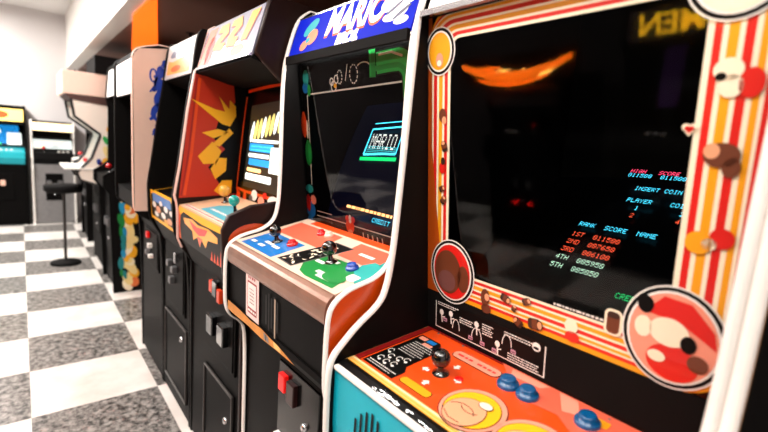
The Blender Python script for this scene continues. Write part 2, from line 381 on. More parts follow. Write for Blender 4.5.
# two arched plain art fields
for (u, w, m1) in ((.262, .056, tan), (.372, .058, tan)):
    ell(k, DA, u, .1, w + .002, .063, ink, 3); ell(k, DA, u, .1, w, .061, pink, 4); ell(k, DA, u, .097, w - .007, .053, ink, 5); ell(k, DA, u, .097, w - .0085, .0515, gold, 6)
    ell(k, DA, u - .004, .082, w - .020, .042, ink, 7); ell(k, DA, u - .004, .082, w - .0215, .0405, m1, 8); ell(k, DA, u + .012, .120, .014, .010, ink, 9); ell(k, DA, u + .012, .120, .0125, .0085, cream, 10)
    line(k, DA, arc(u - .01, .075, .026, .022, 20, 160), .0016, ink, 9); line(k, DA, arc(u, .095, .018, .012, 200, 340), .0016, ink, 9); line(k, DA, [(u - .03, .06), (u - .012, .05), (u + .01, .052)], .0016, ink, 9)
rrect(k, DA, .385, .225, .43, .245, .004, yellow, 5)
for (u, v) in ((.105, .257), (.24, .258), (.42, .258), (.03, .257)): screw(k, DA, u, v)
deck = k.build('control_panel', A)
joystick(A, DA, .150, .138, ballblack, h=.030, r=.019)
b = MB(); b.lathe(DA.p(.187, .15, .002), DA.n, [(.008, 0), (.008, .002), (.0005, .002)], redlamp, 14); b.build('indicator_lamp', A)
for (u, v) in ((.2566, .2076), (.298, .2068), (.402, .2187)): button(A, DA, u, v, btnblue, .0205, .016)
# black board with the instruction card between deck and bezel
k = MB(); k.prism([(.206, .90), (.1945, .925), (.184, 1.014), (.21, 1.014), (.23, .9)], ai0 - .013, ai1, matte); k.build('card_board', A)
CA = Plane((ai0, .1945, .925), (1, 0, 0), (0, -.0105, .095)); k = MB()
rect(k, CA, .0145, .004, .2965, .0755, inkw, 1); rect(k, CA, .017, .0065, .294, .073, ink, 2)
r = random.Random(5)
scribble(k, CA, .022, .085, .066, .0022, inkw, 3, r); scribble(k, CA, .022, .075, .0615, .0018, inkw, 3, r)
for (u, v) in ((.034, .045), (.062, .05), (.135, .052), (.19, .03)):
    ell(k, CA, u, v, .006, .007, inkw, 3); line(k, CA, [(u, v - .005), (u + .002, v - .024)], .003, inkw, 3); line(k, CA, [(u, v - .012), (u + .01, v - .008)], .0022, inkw, 3)
for (u, v, a) in ((.078, .018, .01), (.136, .02, .013), (.212, .035, .011)): line(k, CA, arc(u, v, a, .024, 0, 180), .0018, inkw, 3)
for (u, v) in ((.12, .015), (.152, .014), (.183, .012), (.228, .028), (.045, .03)): rrect(k, CA, u - .006, v - .004, u + .006, v + .005, .002, mat('mauve_ink', (190, 140, 160), .4), 3); rect(k, CA, u - .004, v - .001, u + .004, v + .001, ink, 4)
for (a, b_, z, nn) in ((.088, .125, .05, 3), (.15, .178, .058, 5), (.215, .285, .02, 4), (.205, .27, .062, 2)):
    for i in range(nn): scribble(k, CA, a, b_ - .004 * (i % 2), z - .0052 * i, .0023, inkw, 3, r)
ell(k, CA, .277, .06, .009, .009, inkw, 3); ell(k, CA, .277, .0575, .006, .003, ink, 4)
k.build('instruction_card', A)

# bezel: printed glass
BA = Plane((ai0, .185, 1.017), (1, 0, 0), (0, -.068, .551)); HB = .5552
OU0, OU1, OV0, OV1 = .0485, .4815, .0600, .5425          # window in the print
def frame(mb, P, o0, v0, o1, v1, a0, b0, a1, b1, m, l):
    for q in ((o0, v0, o1, b0), (o0, b1, o1, v1), (o0, b0, a0, b1), (a1, b0, o1, b1)): rect(mb, P, *q, m, l)
def rpath(u0, v0, u1, v1, r, n=8):
    pts = []
    for (cx, cy, a) in ((u1 - r, v1 - r, 0), (u0 + r, v1 - r, 90), (u0 + r, v0 + r, 180), (u1 - r, v0 + r, 270)):
        pts += [(cx + r * math.cos(math.radians(a + 90 * i / n)), cy + r * math.sin(math.radians(a + 90 * i / n))) for i in range(n + 1)]
    return pts
def band(mb, P, inn, out, m, l):
    n = len(inn); mb.add([P.p(u, v, l * L0) for u, v in inn] + [P.p(u, v, l * L0) for u, v in out], [[i, (i + 1) % n, n + (i + 1) % n, n + i] for i in range(n)], m)
k = MB()
# stripes: distance outwards from the window edge on each side (left, bottom, right, top)
steps = [(0, .0088, cream), (.0088, .0195, red), (.0195, .0265, cream), (.0265, .0395, yellow), (.0395, .046, cream), (.046, .058, red), (.058, .065, cream), (.065, .074, yellow), (.074, .079, cream), (.079, .090, red), (.090, .112, yellow)]
sl, sb, sr, st = .80, .60, .85, .62
def rp(d):
    return rpath(max(-.013, OU0 - d * sl), OV0 - d * sb, min(WA + .004, OU1 + d * sr), OV1 + d * st, .025 + d * .5)
for i, (a, b_, m) in enumerate(steps): band(k, BA, rp(a), rp(b_), m, 1)
# deep orange ground outside the left stripe and below
shape(k, BA, [(-.0135, -.006), (.06, -.006), (.06, .0), (.03, .07), (.020, .14), (.008, .24), (-.002, .33), (-.003, .606), (-.0135, .606)], dorange, 2)
def medal(u, v, a, b_, m, l=6):
    ell(k, BA, u, v, a + .0115, b_ + .0115, inkw, l - .5); ell(k, BA, u, v, a + .009, b_ + .009, ink, l); ell(k, BA, u, v, a + .0035, b_ + .0035, inkw, l + 1); ell(k, BA, u, v, a, b_, m, l + 2)
medal(.0205, .522, .030, .036, yellow)
ell(k, BA, .0215, .505, .010, .014, pink, 9); ell(k, BA, .021, .499, .006, .006, cream, 10)
medal(.0625, .058, .052, .062, red)
ell(k, BA, .052, .056, .038, .05, brown, 9); ell(k, BA, .05, .035, .026, .024, mat('mauve_brown_art', (110, 66, 62), .5, coat=.3), 10); ell(k, BA, .096, .05, .016, .03, brown, 9)
medal(.490, .074, .0575, .068, pink)
shape(k, BA, [(.452, .105), (.475, .135), (.51, .132), (.54, .1), (.545, .075), (.5, .1)], red, 9)
ell(k, BA, .486, .082, .026, .022, cream, 10); ell(k, BA, .512, .072, .010, .013, ink, 11); ell(k, BA, .452, .116, .011, .014, ink, 10)
ell(k, BA, .494, .036, .034, .028, red, 9); ell(k, BA, .474, .04, .012, .009, cream, 11); ell(k, BA, .452, .08, .012, .017, cream, 10); ell(k, BA, .526, .047, .013, .013, brown, 10)
medal(.508, .56, .046, .048, cream); ell(k, BA, .495, .545, .018, .014, red, 9); ell(k, BA, .525, .548, .018, .018, yellow, 9)
# loose barrels, hearts and plain splashes printed over the stripes
def barrel(u, v, s, rot):
    c, s_ = math.cos(rot), math.sin(rot); T = lambda x, y: (u + s * (c * x - s_ * y), v + s * (s_ * x + c * y))
    shape(k, BA, [T(x, y) for x, y in ((-.011, -.006), (-.006, -.009), (.006, -.009), (.011, -.006), (.011, .006), (.006, .009), (-.006, .009), (-.011, .006))], dbrown, 6)
    shape(k, BA, [T(x, y) for x, y in ((-.004, -.0085), (.005, -.0085), (.005, .0085), (-.004, .0085))], brown, 7)
    q = T(.009, 0); ell(k, BA, q[0], q[1], .005 * s, .0075 * s, ink, 7, rot); ell(k, BA, q[0], q[1], .0038 * s, .006 * s, tan, 8, rot)
for a in ((.203, .042, .95, -.3), (.25, .05, .8, .5), (.27, .012, 1.25, .1), (.236, .002, .9, 2.6), (.2245, .027, .6, 1.2), (.034, .215, .8, 1), (.03, .24, .7, .4), (.036, .33, .9, 1.9)): barrel(*a)
rrect(k, BA, .394, .045, .422, .090, .010, cream, 6); rrect(k, BA, .398, .049, .418, .086, .007, brown, 7); rrect(k, BA, .3985, .075, .4175, .086, .005, dbrown, 8)
def heart(u, v, s, m, l):
    ell(k, BA, u - s * .45, v + s * .3, s * .55, s * .55, m, l); ell(k, BA, u + s * .45, v + s * .3, s * .55, s * .55, m, l); shape(k, BA, [(u - s * .97, v + s * .15), (u, v - s), (u + s * .97, v + s * .15)], m, l)
heart(.477, .372, .009, cream, 6); heart(.477, .372, .0055, red, 7)
for (u, v, a, b_, m) in ((.155, .028, .011, .019, brown), (.160, .030, .006, .008, tan), (.158, .004, .012, .010, brown), (.34, .035, .012, .013, cream), (.343, .016, .013, .010, red), (.03, .285, .008, .012, red), (.033, .30, .006, .008, dbrown), (.03, .395, .010, .014, brown), (.035, .385, .006, .008, tan),
                         (.510, .445, .016, .014, cream), (.515, .425, .013, .014, cream), (.535, .428, .013, .018, red), (.503, .437, .006, .005, ink), (.516, .34, .020, .016, brown), (.505, .345, .009, .010, tan), (.528, .325, .010, .013, brown), (.505, .222, .016, .016, yellow), (.53, .232, .014, .014, red), (.517, .222, .009, .008, cream)):
    ell(k, BA, u, v, a, b_, m, 6 if m in (brown, cream, red, yellow) else 7)
scribble(k, BA, .305, .395, .064, .0035, inkw, 6, random.Random(8))
bz = k.build('bezel', A)
k = MB(); k.add([BA.p(u, v, -.0015) for u, v in ((-.0135, -.006), (WA + .001, -.006), (WA + .001, .606), (-.0135, .606))], [(0, 1, 2, 3)], GLASS)
k.build('bezel_glass', A)
# bezel back plate (dark, with the window), hood over it
k = MB(); frame(k, BA, -.0135, -.006, WA + .001, .61, OU0, OV0, OU1, OV1, matte, -6); frame(k, BA, OU0 - .02, OV0 - .02, OU1 + .02, OV1 + .02, OU0, OV0, OU1, OV1, matte, -7); k.build('bezel_backing', A)
k = MB(); k.prism([(.112, 1.602), (.085, 1.599), (.085, 1.606), (.2, 1.64), (.14, 1.62)], ai0 - .013, ai1, blackp); k.build('hood_strip', A)
# tilted picture tube
tA = math.radians(52)
SA = Plane((ai0, .24, 1.03), (1, 0, 0), (0, math.sin(tA), math.cos(tA)))
k = MB(); n = 14; vs = []
for j in range(n + 1):
    for i in range(n + 1):
        a, b_ = i / n * 2 - 1, j / n * 2 - 1; vs.append(SA.p(.28 + a * .27, .235 + b_ * .24, -.02 * (a * a + b_ * b_) - .004))
k.add(vs, [[j * (n + 1) + i, j * (n + 1) + i + 1, (j + 1) * (n + 1) + i + 1, (j + 1) * (n + 1) + i] for j in range(n) for i in range(n)], crt, True)
tube = k.build('screen', A)
k = MB(); TX = Plane(SA.p(0, 0, .001), SA.u, SA.v); cw, ch = .0089, .0135
for i, (txt, m) in enumerate((('1ST  011500', red_t), ('2ND  007650', red_t), ('3RD  006100', red_t), ('4TH  005950', white_t), ('5TH  005050', white_t))):
    ptext(k, TX, .199, .2235 - i * .0252, txt, .0096, ch, m)
ptext(k, TX, .199, .258, 'RANK  SCORE  NAME', .0096, ch, cyan_t)
ptext(k, TX, .262, .404, 'INSERT COIN', cw * 1.0, ch, cyan_t); ptext(k, TX, .262, .361, 'PLAYER    COIN', cw, ch, cyan_t)
ptext(k, TX, .288, .336, '1         2', cw, ch, cyan_t); ptext(k, TX, .288, .311, '2         4', cw, ch, red_t)
ptext(k, TX, .228, .468, 'HIGH   SCORE', cw, ch, mag_t); ptext(k, TX, .228, .452, '011500  011500', cw, ch, cyan_t)
ptext(k, TX, .352, .088, 'CREDIT 00', cw, ch, green_t)
k.build('screen_text', tube)
# marquee
MA = Plane((ai0, .093, 1.608), (1, 0, 0), (0, .04, .135)); k = MB()
k.add([MA.p(u, v, l) for l in (0, -.006) for (u, v) in ((0, 0), (WA, 0), (WA, .15), (0, .15))], [(0, 1, 2, 3), (4, 5, 6, 7), (0, 1, 5, 4), (1, 2, 6, 5), (2, 3, 7, 6), (3, 0, 4, 7)], mwhite)
for i, m in enumerate((mred, myellow, mred)): line(k, MA, [(.02, .06 + i * .02), (WA - .02, .06 + i * .02)], .01, m, 1)
k.build('marquee', A)
k = MB(); k.box(ai0 - .01, ai1, .082, .094, 1.598, 1.610, chrome); k.build('marquee_retainer', A)

# ------------------------------------------------------------------ cabinet B (blue marquee, two players)
B = thing('arcade_cabinet', 'arcade cabinet with blue marquee and blue and green two player control panel', 'arcade cabinet', (-1.025, .3, 0), ROW)
PB = [(.006, 0), (.002, .4), (.0, .715), (-.022, .75), (-.052, .771), (-.067, .80), (-.071, .86), (-.071, .975), (-.060, 1.005), (-.03, 1.026), (.0, 1.035), (.043, 1.044), (.083, 1.07), (.098, 1.115), (.102, 1.205), (.098, 1.46), (.100, 1.555), (.106, 1.59), (.13, 1.681), (.149, 1.72), (.18, 1.744)]
BX0, BX1 = -1.3285, -.7213
shell(B, BX0, BX1, PB, .018, white_mold, black, orange_side, .74, .02, .004, .012)
bi0, bi1 = BX0 + .022, BX1 - .022; WB = bi1 - bi0
k = MB(); k.prism([(-.058, .812), (-.062, .955), (-.02, .99), (.25, 1.02), (.25, .74), (.004, .74)], bi0, bi1, blackp); k.build('front_panel', B)
k = MB(); k.box(bi0, bi1, .008, .026, .01, .745, blackp); k.build('lower_panel', B)
# chipped plywood edge along the bottom of the control box
k = MB(); k.prism([(-.060, .800), (-.064, .814), (-.0625, .828), (-.05, .828), (-.045, .80)], bi0, bi1, blackp)
P = Plane((bi0, -.0645, .8), (1, 0, 0), (0, 0, 1))
shape(k, P, [(0, .001), (.06, .0), (.15, .003), (.25, .0), (.34, .004), (.44, .006), (.35, .02), (.30, .022), (.25, .027), (.18, .024), (.1, .029), (.0, .03)], wood, 1)
shape(k, P, [(.27, .006), (.30, .004), (.295, .02), (.265, .024)], steel, 2); shape(k, P, [(.33, .006), (.37, .008), (.36, .018), (.325, .021)], woodl, 2); rect(k, P, .28, .006, .284, .022, ink, 3)
k.build('chipped_edge', B)
# metal lip and deck
k = MB(); k.prism(smooth_path([(-.0625, .95), (-.069, .957), (-.069, .988), (-.062, 1.006), (-.045, 1.0185), (-.03, 1.0205), (-.03, .95)], 1), bi0, bi1, lip); k.build('front_lip', B)
DB = Plane((bi0, -.05, 1.017), (1, 0, 0), (0, .19, .043))
k = MB(); k.add([DB.p(u, v, l) for l in (0, -.01) for (u, v) in ((0, .004), (WB, .004), (WB, .262), (0, .262))], [(0, 1, 2, 3), (4, 5, 6, 7), (0, 1, 5, 4), (1, 2, 6, 5), (2, 3, 7, 6), (3, 0, 4, 7)], mat('cream_vinyl', (226, 200, 178), .4, coat=.4))
rect(k, DB, .028, .012, .235, .118, blue, 1)
shape(k, DB, [(.345, .05), (.38, .02), (.42, .012), (.535, .016), (.5, .125), (.36, .118)], green, 1)
shape(k, DB, [(.5, .10), (.555, .06), (.56, .16), (.50, .165), (.485, .135)], teal, 2); shape(k, DB, [(.52, .16), (.56, .15), (.56, .2), (.515, .195)], teal, 2)
shape(k, DB, [(.375, .135), (.5, .135), (.545, .17), (.52, .225), (.36, .225)], salmon, 1); shape(k, DB, [(.185, .13), (.29, .13), (.27, .225), (.02, .225), (.03, .13)], salmon, 1)
shape(k, DB, [(.252, .022), (.338, .017), (.382, .188), (.292, .188)], mat('grey_art', (96, 90, 88), .5), 1.5); shape(k, DB, [(.256, .026), (.334, .021), (.377, .184), (.294, .184)], ink, 2)
r = random.Random(9)
for i in range(40):
    t = r.random(); u = .264 + .04 * t + r.uniform(0, .062); v = .03 + .145 * t + r.uniform(-.004, .006); ell(k, DB, u, v, r.uniform(.003, .010), r.uniform(.0015, .004), cream if i % 3 else mat('grey_art', (96, 90, 88), .5), 3 + i % 3 * .3, r.uniform(0, 3), 8)
for (u, v, w) in ((.045, .035, .03), (.045, .095, .04), (.1, .055, .05), (.1, .032, .035), (.155, .05, .04), (.36, .075, .04), (.42, .04, .05), (.395, .098, .035), (.42, .17, .06), (.44, .028, .06)):
    rrect(k, DB, u, v, u + w, v + .012, .002, inkw, 3)
ell(k, DB, .49, .05, .04, .022, green, 4); rrect(k, DB, .51, .06, .545, .09, .006, inkw, 3)
rect(k, DB, .06, .235, .55, .262, orange, 1)
k.build('control_panel', B)
joystick(B, DB, .132, .0816, ballblack, h=.03, r=.018); joystick(B, DB, .4027, .0985, ballblack, h=.034, r=.0195)
button(B, DB, .199, .0969, btnred, .0165); button(B, DB, .4824, .1077, mat('button_royal_blue', (20, 70, 170), .25, coat=.7), .0165)
button(B, DB, .225, .205, mat('button_cream', (240, 200, 180), .3, coat=.5), .014); button(B, DB, .19, .2, btnred, .014)
# bezel sheet
BB = Plane((bi0, .216, 1.028), (1, 0, 0), (0, -.073, .546)); k = MB()
wu0, wu1, wv0, wv1 = .044, .525, .072, .465
frame(k, BB, -.001, -.02, WB + .001, .575, wu0, wv0, wu1, wv1, gloss, 0)
rect(k, BB, 0, -.015, WB, .036, orange, 1)
line(k, BB, [(.044, .45), (.05, .458), (.3, .463), (.52, .468)], .0045, inkw, 1); line(k, BB, [(.044, .455), (.0425, .35), (.04, .26), (.036, .17)], .0045, inkw, 1)
line(k, BB, [(.06, .07), (.25, .0715), (.54, .073)], .003, inkw, 1); line(k, BB, [(.06, .085), (.15, .086)], .002, inkw, 1)
# green bend at the top right, dotted loops
def fat(pts, w, m, l): line(k, BB, pts, w, m, l)
bend = [(.40, .517)] + [(.45, .519)] + arc(.475, .475, .05, .045, 75, 0, 8)
fat(bend + [(.527, .43)], .06, ink, 1.5); fat(bend + [(.527, .43)], .052, lgreen, 2); fat([(q[0] - .004, q[1] - .012) for q in bend], .012, green, 3); fat([(.41, .537), (.46, .538), (.5, .525)], .006, inkw, 3); fat([(.385, .485), (.385, .552)], .026, green, 4); fat([(.378, .488), (.378, .549)], .006, lgreen, 5)
for (u, v, a, b_) in ((.30, .50, .018, .024), (.232, .497, .012, .018)):
    for d in range(0, 360, 30): line(k, BB, arc(u, v, a, b_, d, d + 19, 3), .0035, inkw, 2)
line(k, BB, [(.26, .485), (.272, .528)], .003, inkw, 2); line(k, BB, arc(.345, .512, .03, .014, 150, 20, 8), .0035, inkw, 2)
for (u, v, s) in ((.20, .474, .013), (.214, .492, .010), (.19, .487, .009)): line(k, BB, arc(u, v, s, s * 1.1, 0, 360, 12), .004, inkw, 2)
ell(k, BB, .208, .475, .008, .006, gold, 3)
# plain colour splashes round the frame
for (u, v, a, b_, m) in ((.042, .508, .018, .024, teal), (.036, .478, .018, .016, blue), (.058, .47, .010, .018, lgreen), (.012, .365, .016, .042, orange), (.032, .35, .006, .03, inkw), (.03, .275, .020, .042, green), (.036, .275, .010, .03, lgreen),
                         (.02, .155, .024, .014, teal), (.02, .085, .03, .028, blue), (.012, .04, .018, .024, blue), (.042, .12, .018, .016, pink), (-.006 + .014, .105, .014, .03, red), (.04, .035, .016, .014, pink), (.535, .39, .016, .04, inkw), (.54, .385, .011, .034, orange),
                         (.25, .068, .022, .022, orange), (.238, .09, .010, .010, red), (.267, .09, .010, .010, red), (.252, .09, .008, .013, inkw), (.252, .048, .013, .010, tan), (.51, .26, .016, .03, green), (.525, .232, .012, .014, inkw), (.525, .20, .010, .012, inkw)):
    ell(k, BB, u, v, a, b_, m, 2.2 if m in (teal, orange, green, blue) else 3)
for i in range(5): line(k, BB, arc(.31 + .022 * i, .045, .008, .02, -70, 50, 6), .004, inkw, 3)
k.build('bezel', B)
k = MB(); k.add([BB.p(u, v, .004) for u, v in ((-.001, -.02), (WB + .001, -.02), (WB + .001, .575), (-.001, .575))], [(0, 1, 2, 3)], GLASS); k.build('bezel_glass', B)
tB = math.radians(19); SB = Plane((bi0, .235, 1.04), (1, 0, 0), (0, math.sin(tB), math.cos(tB)))
k = MB(); vs = []
for j in range(n + 1):
    for i in range(n + 1):
        a, b_ = i / n * 2 - 1, j / n * 2 - 1; vs.append(SB.p(.27 + a * .30, .245 + b_ * .235, -.02 * (a * a + b_ * b_) - .004))
k.add(vs, [[j * (n + 1) + i, j * (n + 1) + i + 1, (j + 1) * (n + 1) + i + 1, (j + 1) * (n + 1) + i] for j in range(n) for i in range(n)], crtb, True)
tb = k.build('screen', B)
k = MB(); TB = Plane(SB.p(0, 0, .001), SB.u, SB.v)
scribble(k, TB, .14, .37, .100, .0085, peach_t, 2, random.Random(2)); ptext(k, TB, .287, .075, 'CREDIT', .014, .014, cyan_t)
k.build('screen_text', tb); k = MB()
lg = [(.132, .283), (.137, .372), (.29, .384), (.29, .295)]
line(k, TB, lg + [lg[0]], .006, cyan_t, 2); ptext(k, TB, .150, .305, 'MARIO', .026, .052, swhite_t); line(k, TB, [(.12, .268), (.30, .277)], .012, green_t, 2); line(k, TB, [(.14, .392), (.29, .402)], .003, cyan_t, 2)
for i in range(5): rect(k, TB, .14, .288 + .003 * i * 2, .29, .29 + .003 * i * 2, steal_t, 1.5)
k.build('screen_picture', tb)
# header: marquee with lettering, black strip under it
MBp = Plane((bi0, .106, 1.588), (1, 0, 0), (0, .036, .119)); k = MB()
k.add([MBp.p(u, v, l) for l in (0, -.006) for (u, v) in ((0, 0), (WB, 0), (WB, .125), (0, .125))], [(0, 1, 2, 3), (4, 5, 6, 7), (0, 1, 5, 4), (1, 2, 6, 5), (2, 3, 7, 6), (3, 0, 4, 7)], mblue)
ftext(k, MBp, .188, .040, 'MARIO', .105, morange, 1, .80, .12, .004)
ftext(k, MBp, .188, .047, 'MARIO', .105, mwhite, 2, .80, .12, .004)
ftext(k, MBp, .262, .008, 'BROS.', .040, mwhite, 2, .95, .12, .003)
ell(k, MBp, .095, .085, .040, .020, mteal, 1, .5); ell(k, MBp, .118, .052, .030, .024, mpeach, 2, .2); ell(k, MBp, .080, .030, .022, .016, mpeach, 1, .2); ell(k, MBp, .098, .044, .012, .008, mteal, 3, .2)
for (u, v, a, b_) in ((.46, .08, .03, .02), (.50, .06, .035, .024), (.53, .09, .03, .022), (.48, .045, .03, .012), (.52, .03, .025, .01)): ell(k, MBp, u, v, a, b_, mwhite, 1 + u)
for (u, v, a, b_) in ((.485, .066, .03, .005), (.515, .05, .03, .006)): ell(k, MBp, u, v, a, b_, mgrey, 3, .5)
k.build('marquee', B)
k = MB(); k.box(bi0, bi1, .098, .108, 1.566, 1.590, matte); k.box(bi0, bi1, .142, .15, 1.70, 1.712, chrome); k.build('marquee_retainer', B)
k = MB(); k.prism([(.146, 1.596), (.109, 1.594), (.112, 1.602), (.2, 1.63)], bi0, bi1, black); k.build('hood_strip', B)
# sticker, grille, coin door
P = Plane((bi0, -.0595, .812), (1, 0, 0), (0, -.004, .143))
k = MB(); rrect(k, P, .137, .012, .226, .150, .003, mat('sticker_paper', (226, 200, 196), .5), 4); rrect(k, P, .15, .03, .213, .125, .003, dred, 5); rrect(k, P, .154, .048, .209, .120, .003, mat('sticker_white', (240, 226, 222), .5), 6)
scribble(k, P, .155, .208, .132, .008, dred, 5, random.Random(4))
for i in range(5): scribble(k, P, .166, .198, .062 + .01 * i, .004, mat('sticker_grey', (150, 120, 120), .5), 7, random.Random(i))
scribble(k, P, .155, .208, .036, .006, inkw, 6, random.Random(6))
k.build('sticker', B)
k = MB()
for i in range(5):
    rrect(k, P, .268 + .0165 * i, .035 - .012 * (i % 2), .276 + .0165 * i, .118 + .008 * (i % 2), .003, ink, 4)
rrect(k, P, .322, .012, .329, .122, .003, mat('pale_slot', (170, 150, 130), .5), 5); k.build('speaker_grille', B)
k = MB(); k.box(-.80 + .06, -.738, -.001, 0, .86, .868, wood)
coin_door(B, -1.075, -.83, .008, .22, .735, [], [(-1.022, .672, redlamp, .036, .05), (-.972, .662, mat('dim_red_lamp', (40, 8, 7), .3), .042, .062)], (-.905, .60), 'gloss')
dB = [o for o in B.children if o.name.startswith('coin_door')][0]
k = MB(); k.box(-1.05, -.94, -.022, -.004, .50, .512, white); k.box(-1.05, -.94, -.03, -.004, .44, .49, steel); k.build('coin_return', dB, .003)

# ------------------------------------------------------------------ cabinet C (red and yellow inner side)
C = thing('arcade_cabinet', 'arcade cabinet with red and yellow inner side art and orange line round its screen', 'arcade cabinet', (-1.637, .3, 0), ROW)
CX0, CX1 = -1.929, -1.345
PC = [(.006, 0), (.002, .5), (.0, .80), (-.04, .86), (-.056, .90), (-.058, 1.02), (-.062, 1.05), (-.07, 1.08), (-.05, 1.2), (-.021, 1.43), (.005, 1.585), (.02, 1.6), (.06, 1.755), (.08, 1.77)]
PCr = [(.006, 0), (.0, .80), (-.04, .86), (-.064, .90), (-.07, 1.04), (-.052, 1.085), (.02, 1.115), (.14, 1.13), (.2, 1.17), (.21, 1.45), (.10, 1.53), (.02, 1.595), (.06, 1.755), (.08, 1.77)]
cside = mat('brown_black_side', (34, 16, 12), .45, vary=.3, spec=.2)
t = .02
for (a, b_, pr, m) in ((CX0, CX0 + t, PC, cside), (CX1 - t, CX1, PCr, cside)):
    k = MB(); k.prism(pr + [(.74, 1.77), (.74, 0)], a, b_, m); k.build('side_panel', C)
    k = MB()
    if a == CX0: k.strip(pr[:4], a - .001, b_ + .001, black, .004); k.strip(pr[3:], a - .001, b_ + .001, pink_mold, .004)
    else: k.strip(pr, a - .001, b_ + .001, cside, .004)
    k.build('edge_molding', C)
k = MB(); k.box(CX0 + t, CX1 - t, .72, .74, .02, 1.76, matte); k.build('back_panel', C)
k = MB(); k.box(CX0 + t, CX1 - t, .08, .72, 1.75, 1.768, matte); k.build('top_panel', C)
ci0, ci1 = CX0 + t, CX1 - t; WC = ci1 - ci0
P = Plane((CX1 + .0006, 0, 0), (0, 1, 0), (0, 0, 1)); k = MB(); ell(k, P, .03, 1.005, .085, .055, orange_side, 1); k.build('side_disc', C)
# inner side art
P = Plane((ci0 + .0005, 0, 0), (0, 1, 0), (0, 0, 1)); k = MB()
shape(k, P, [(-.055, 1.07), (.30, 1.09), (.30, 1.54), (.0, 1.575), (-.02, 1.43)], mat('deep_red_art', (190, 42, 8), .45), 0)
shape(k, P, [(.14, 1.085), (.30, 1.09), (.30, 1.54), (.16, 1.56), (.17, 1.48), (.10, 1.40), (.09, 1.36), (.07, 1.33), (.13, 1.28), (.06, 1.20)], ink, 1)
line(k, P, [(-.034, 1.08), (-.008, 1.25), (.022, 1.56)], .012, orange, 1); line(k, P, [(-.046, 1.08), (-.02, 1.25), (.012, 1.56)], .005, dred, 1)
for pts in (((-.012, 1.474), (.084, 1.443), (.126, 1.437), (.101, 1.496), (.144, 1.45), (.146, 1.488), (.172, 1.464), (.174, 1.422), (.149, 1.377), (.115, 1.384)), ((.032, 1.342), (.098, 1.362), (.146, 1.352), (.081, 1.322)), ((.077, 1.299), (.146, 1.369), (.164, 1.35), (.105, 1.288)),
            ((.018, 1.244), (.076, 1.308), (.114, 1.271), (.095, 1.217), (.04, 1.212)), ((.07, 1.193), (.102, 1.242), (.138, 1.241), (.135, 1.186), (.09, 1.149)), ((.085, 1.10), (.12, 1.145), (.163, 1.147), (.16, 1.09), (.12, 1.076))):
    shape(k, P, pts, gold, 2)
k.build('inner_side_art', C)
# header
k = MB(); k.prism([(.01, 1.578), (.14, 1.55), (.21, 1.545), (.26, 1.6), (.03, 1.6)], ci0, ci1, matte); k.build('header_underside', C)
MC = Plane((ci0, .012, 1.592), (1, 0, 0), (0, .043, .160)); k = MB()
k.add([MC.p(u, v, l) for l in (0, -.006) for (u, v) in ((0, 0), (WC, 0), (WC, .165), (0, .165))], [(0, 1, 2, 3), (4, 5, 6, 7), (0, 1, 5, 4), (1, 2, 6, 5), (2, 3, 7, 6), (3, 0, 4, 7)], mat('marquee_silver', (118, 118, 138), .4, emit=.12))
shape(k, MC, [(0, .01), (.09, .01), (.13, .155), (.03, .155)], morange, 1)
ell(k, MC, .10, .06, .04, .06, mred, 1); ell(k, MC, .33, .035, .17, .03, mwhite, 1); ell(k, MC, .2, .04, .05, .03, mwhite, 2); ell(k, MC, .4, .03, .06, .02, mpeach, 2)
for (pts) in (((.14, .06), (.24, .05), (.26, .075), (.2, .08), (.27, .11), (.25, .15), (.17, .15), (.15, .125), (.21, .12), (.15, .09)), ((.28, .055), (.36, .05), (.38, .08), (.33, .085), (.39, .12), (.37, .155), (.29, .15), (.28, .13), (.33, .125), (.28, .095)), ((.41, .06), (.46, .06), (.52, .155), (.45, .155))):
    shape(k, MC, [(u + .003, v - .006) for u, v in pts], mred, 3); shape(k, MC, pts, myellow, 4)
k.build('marquee', C)
k = MB(); k.box(ci0, ci1, .004, .014, 1.586, 1.594, chrome); k.build('marquee_retainer', C)
# bezel and screen, set back
BC = Plane((ci0, .18, 1.07), (1, 0, 0), (0, .035, .46)); k = MB(); rect(k, BC, 0, 0, WC, .49, gloss, 0)
line(k, BC, [(.03, .02), (.004, .04), (.006, .12), (.012, .32), (.022, .44)], .014, orange, 1); line(k, BC, [(.03, .462), (.2, .47), (.5, .48)], .014, orange, 1); line(k, BC, [(.004, .045), (.10, .04), (.5, .04)], .012, orange, 1)
shape(k, BC, [(.0, .0), (.06, .0), (.05, .03), (.02, .04)], orange, 2); shape(k, BC, [(.085, .0), (.125, .0), (.115, .04), (.09, .04)], orange, 2)
for (u, v, a, b_, m) in ((.20, .035, .03, .022, inkw), (.27, .02, .03, .018, pink), (.38, .03, .05, .022, inkw), (.30, .045, .02, .012, red), (.17, .02, .02, .012, steel)): ell(k, BC, u, v, a, b_, m, 3)
k.build('bezel', C)
k = MB(); shape(k, BC, [(.075, .06), (.085, .40), (.5, .42), (.5, .06)], mat('screen_dusk', (40, 44, 36), .3, emit=.25), 2)
for i in range(8): ell(k, BC, .118 + .036 * i, .292 + .006 * i, .0145, .045, syel_t if i % 3 else swhite_t, 3, -.25)
for (u0, v0, u1, v1, m) in ((.105, .212, .33, .245, sblue_t), (.10, .188, .30, .204, swhite_t), (.12, .25, .37, .262, swhite_t), (.11, .155, .33, .182, sblue_t), (.09, .092, .34, .120, swhite_t), (.31, .135, .40, .235, swhite_t), (.10, .128, .24, .143, peach_t)): rrect(k, BC, u0, v0, u1, v1, .006, m, 3)
for i in range(2): scribble(k, BC, .12, .31, .216 + .014 * i, .006, steal_t, 4, random.Random(i))
k.build('screen', C)
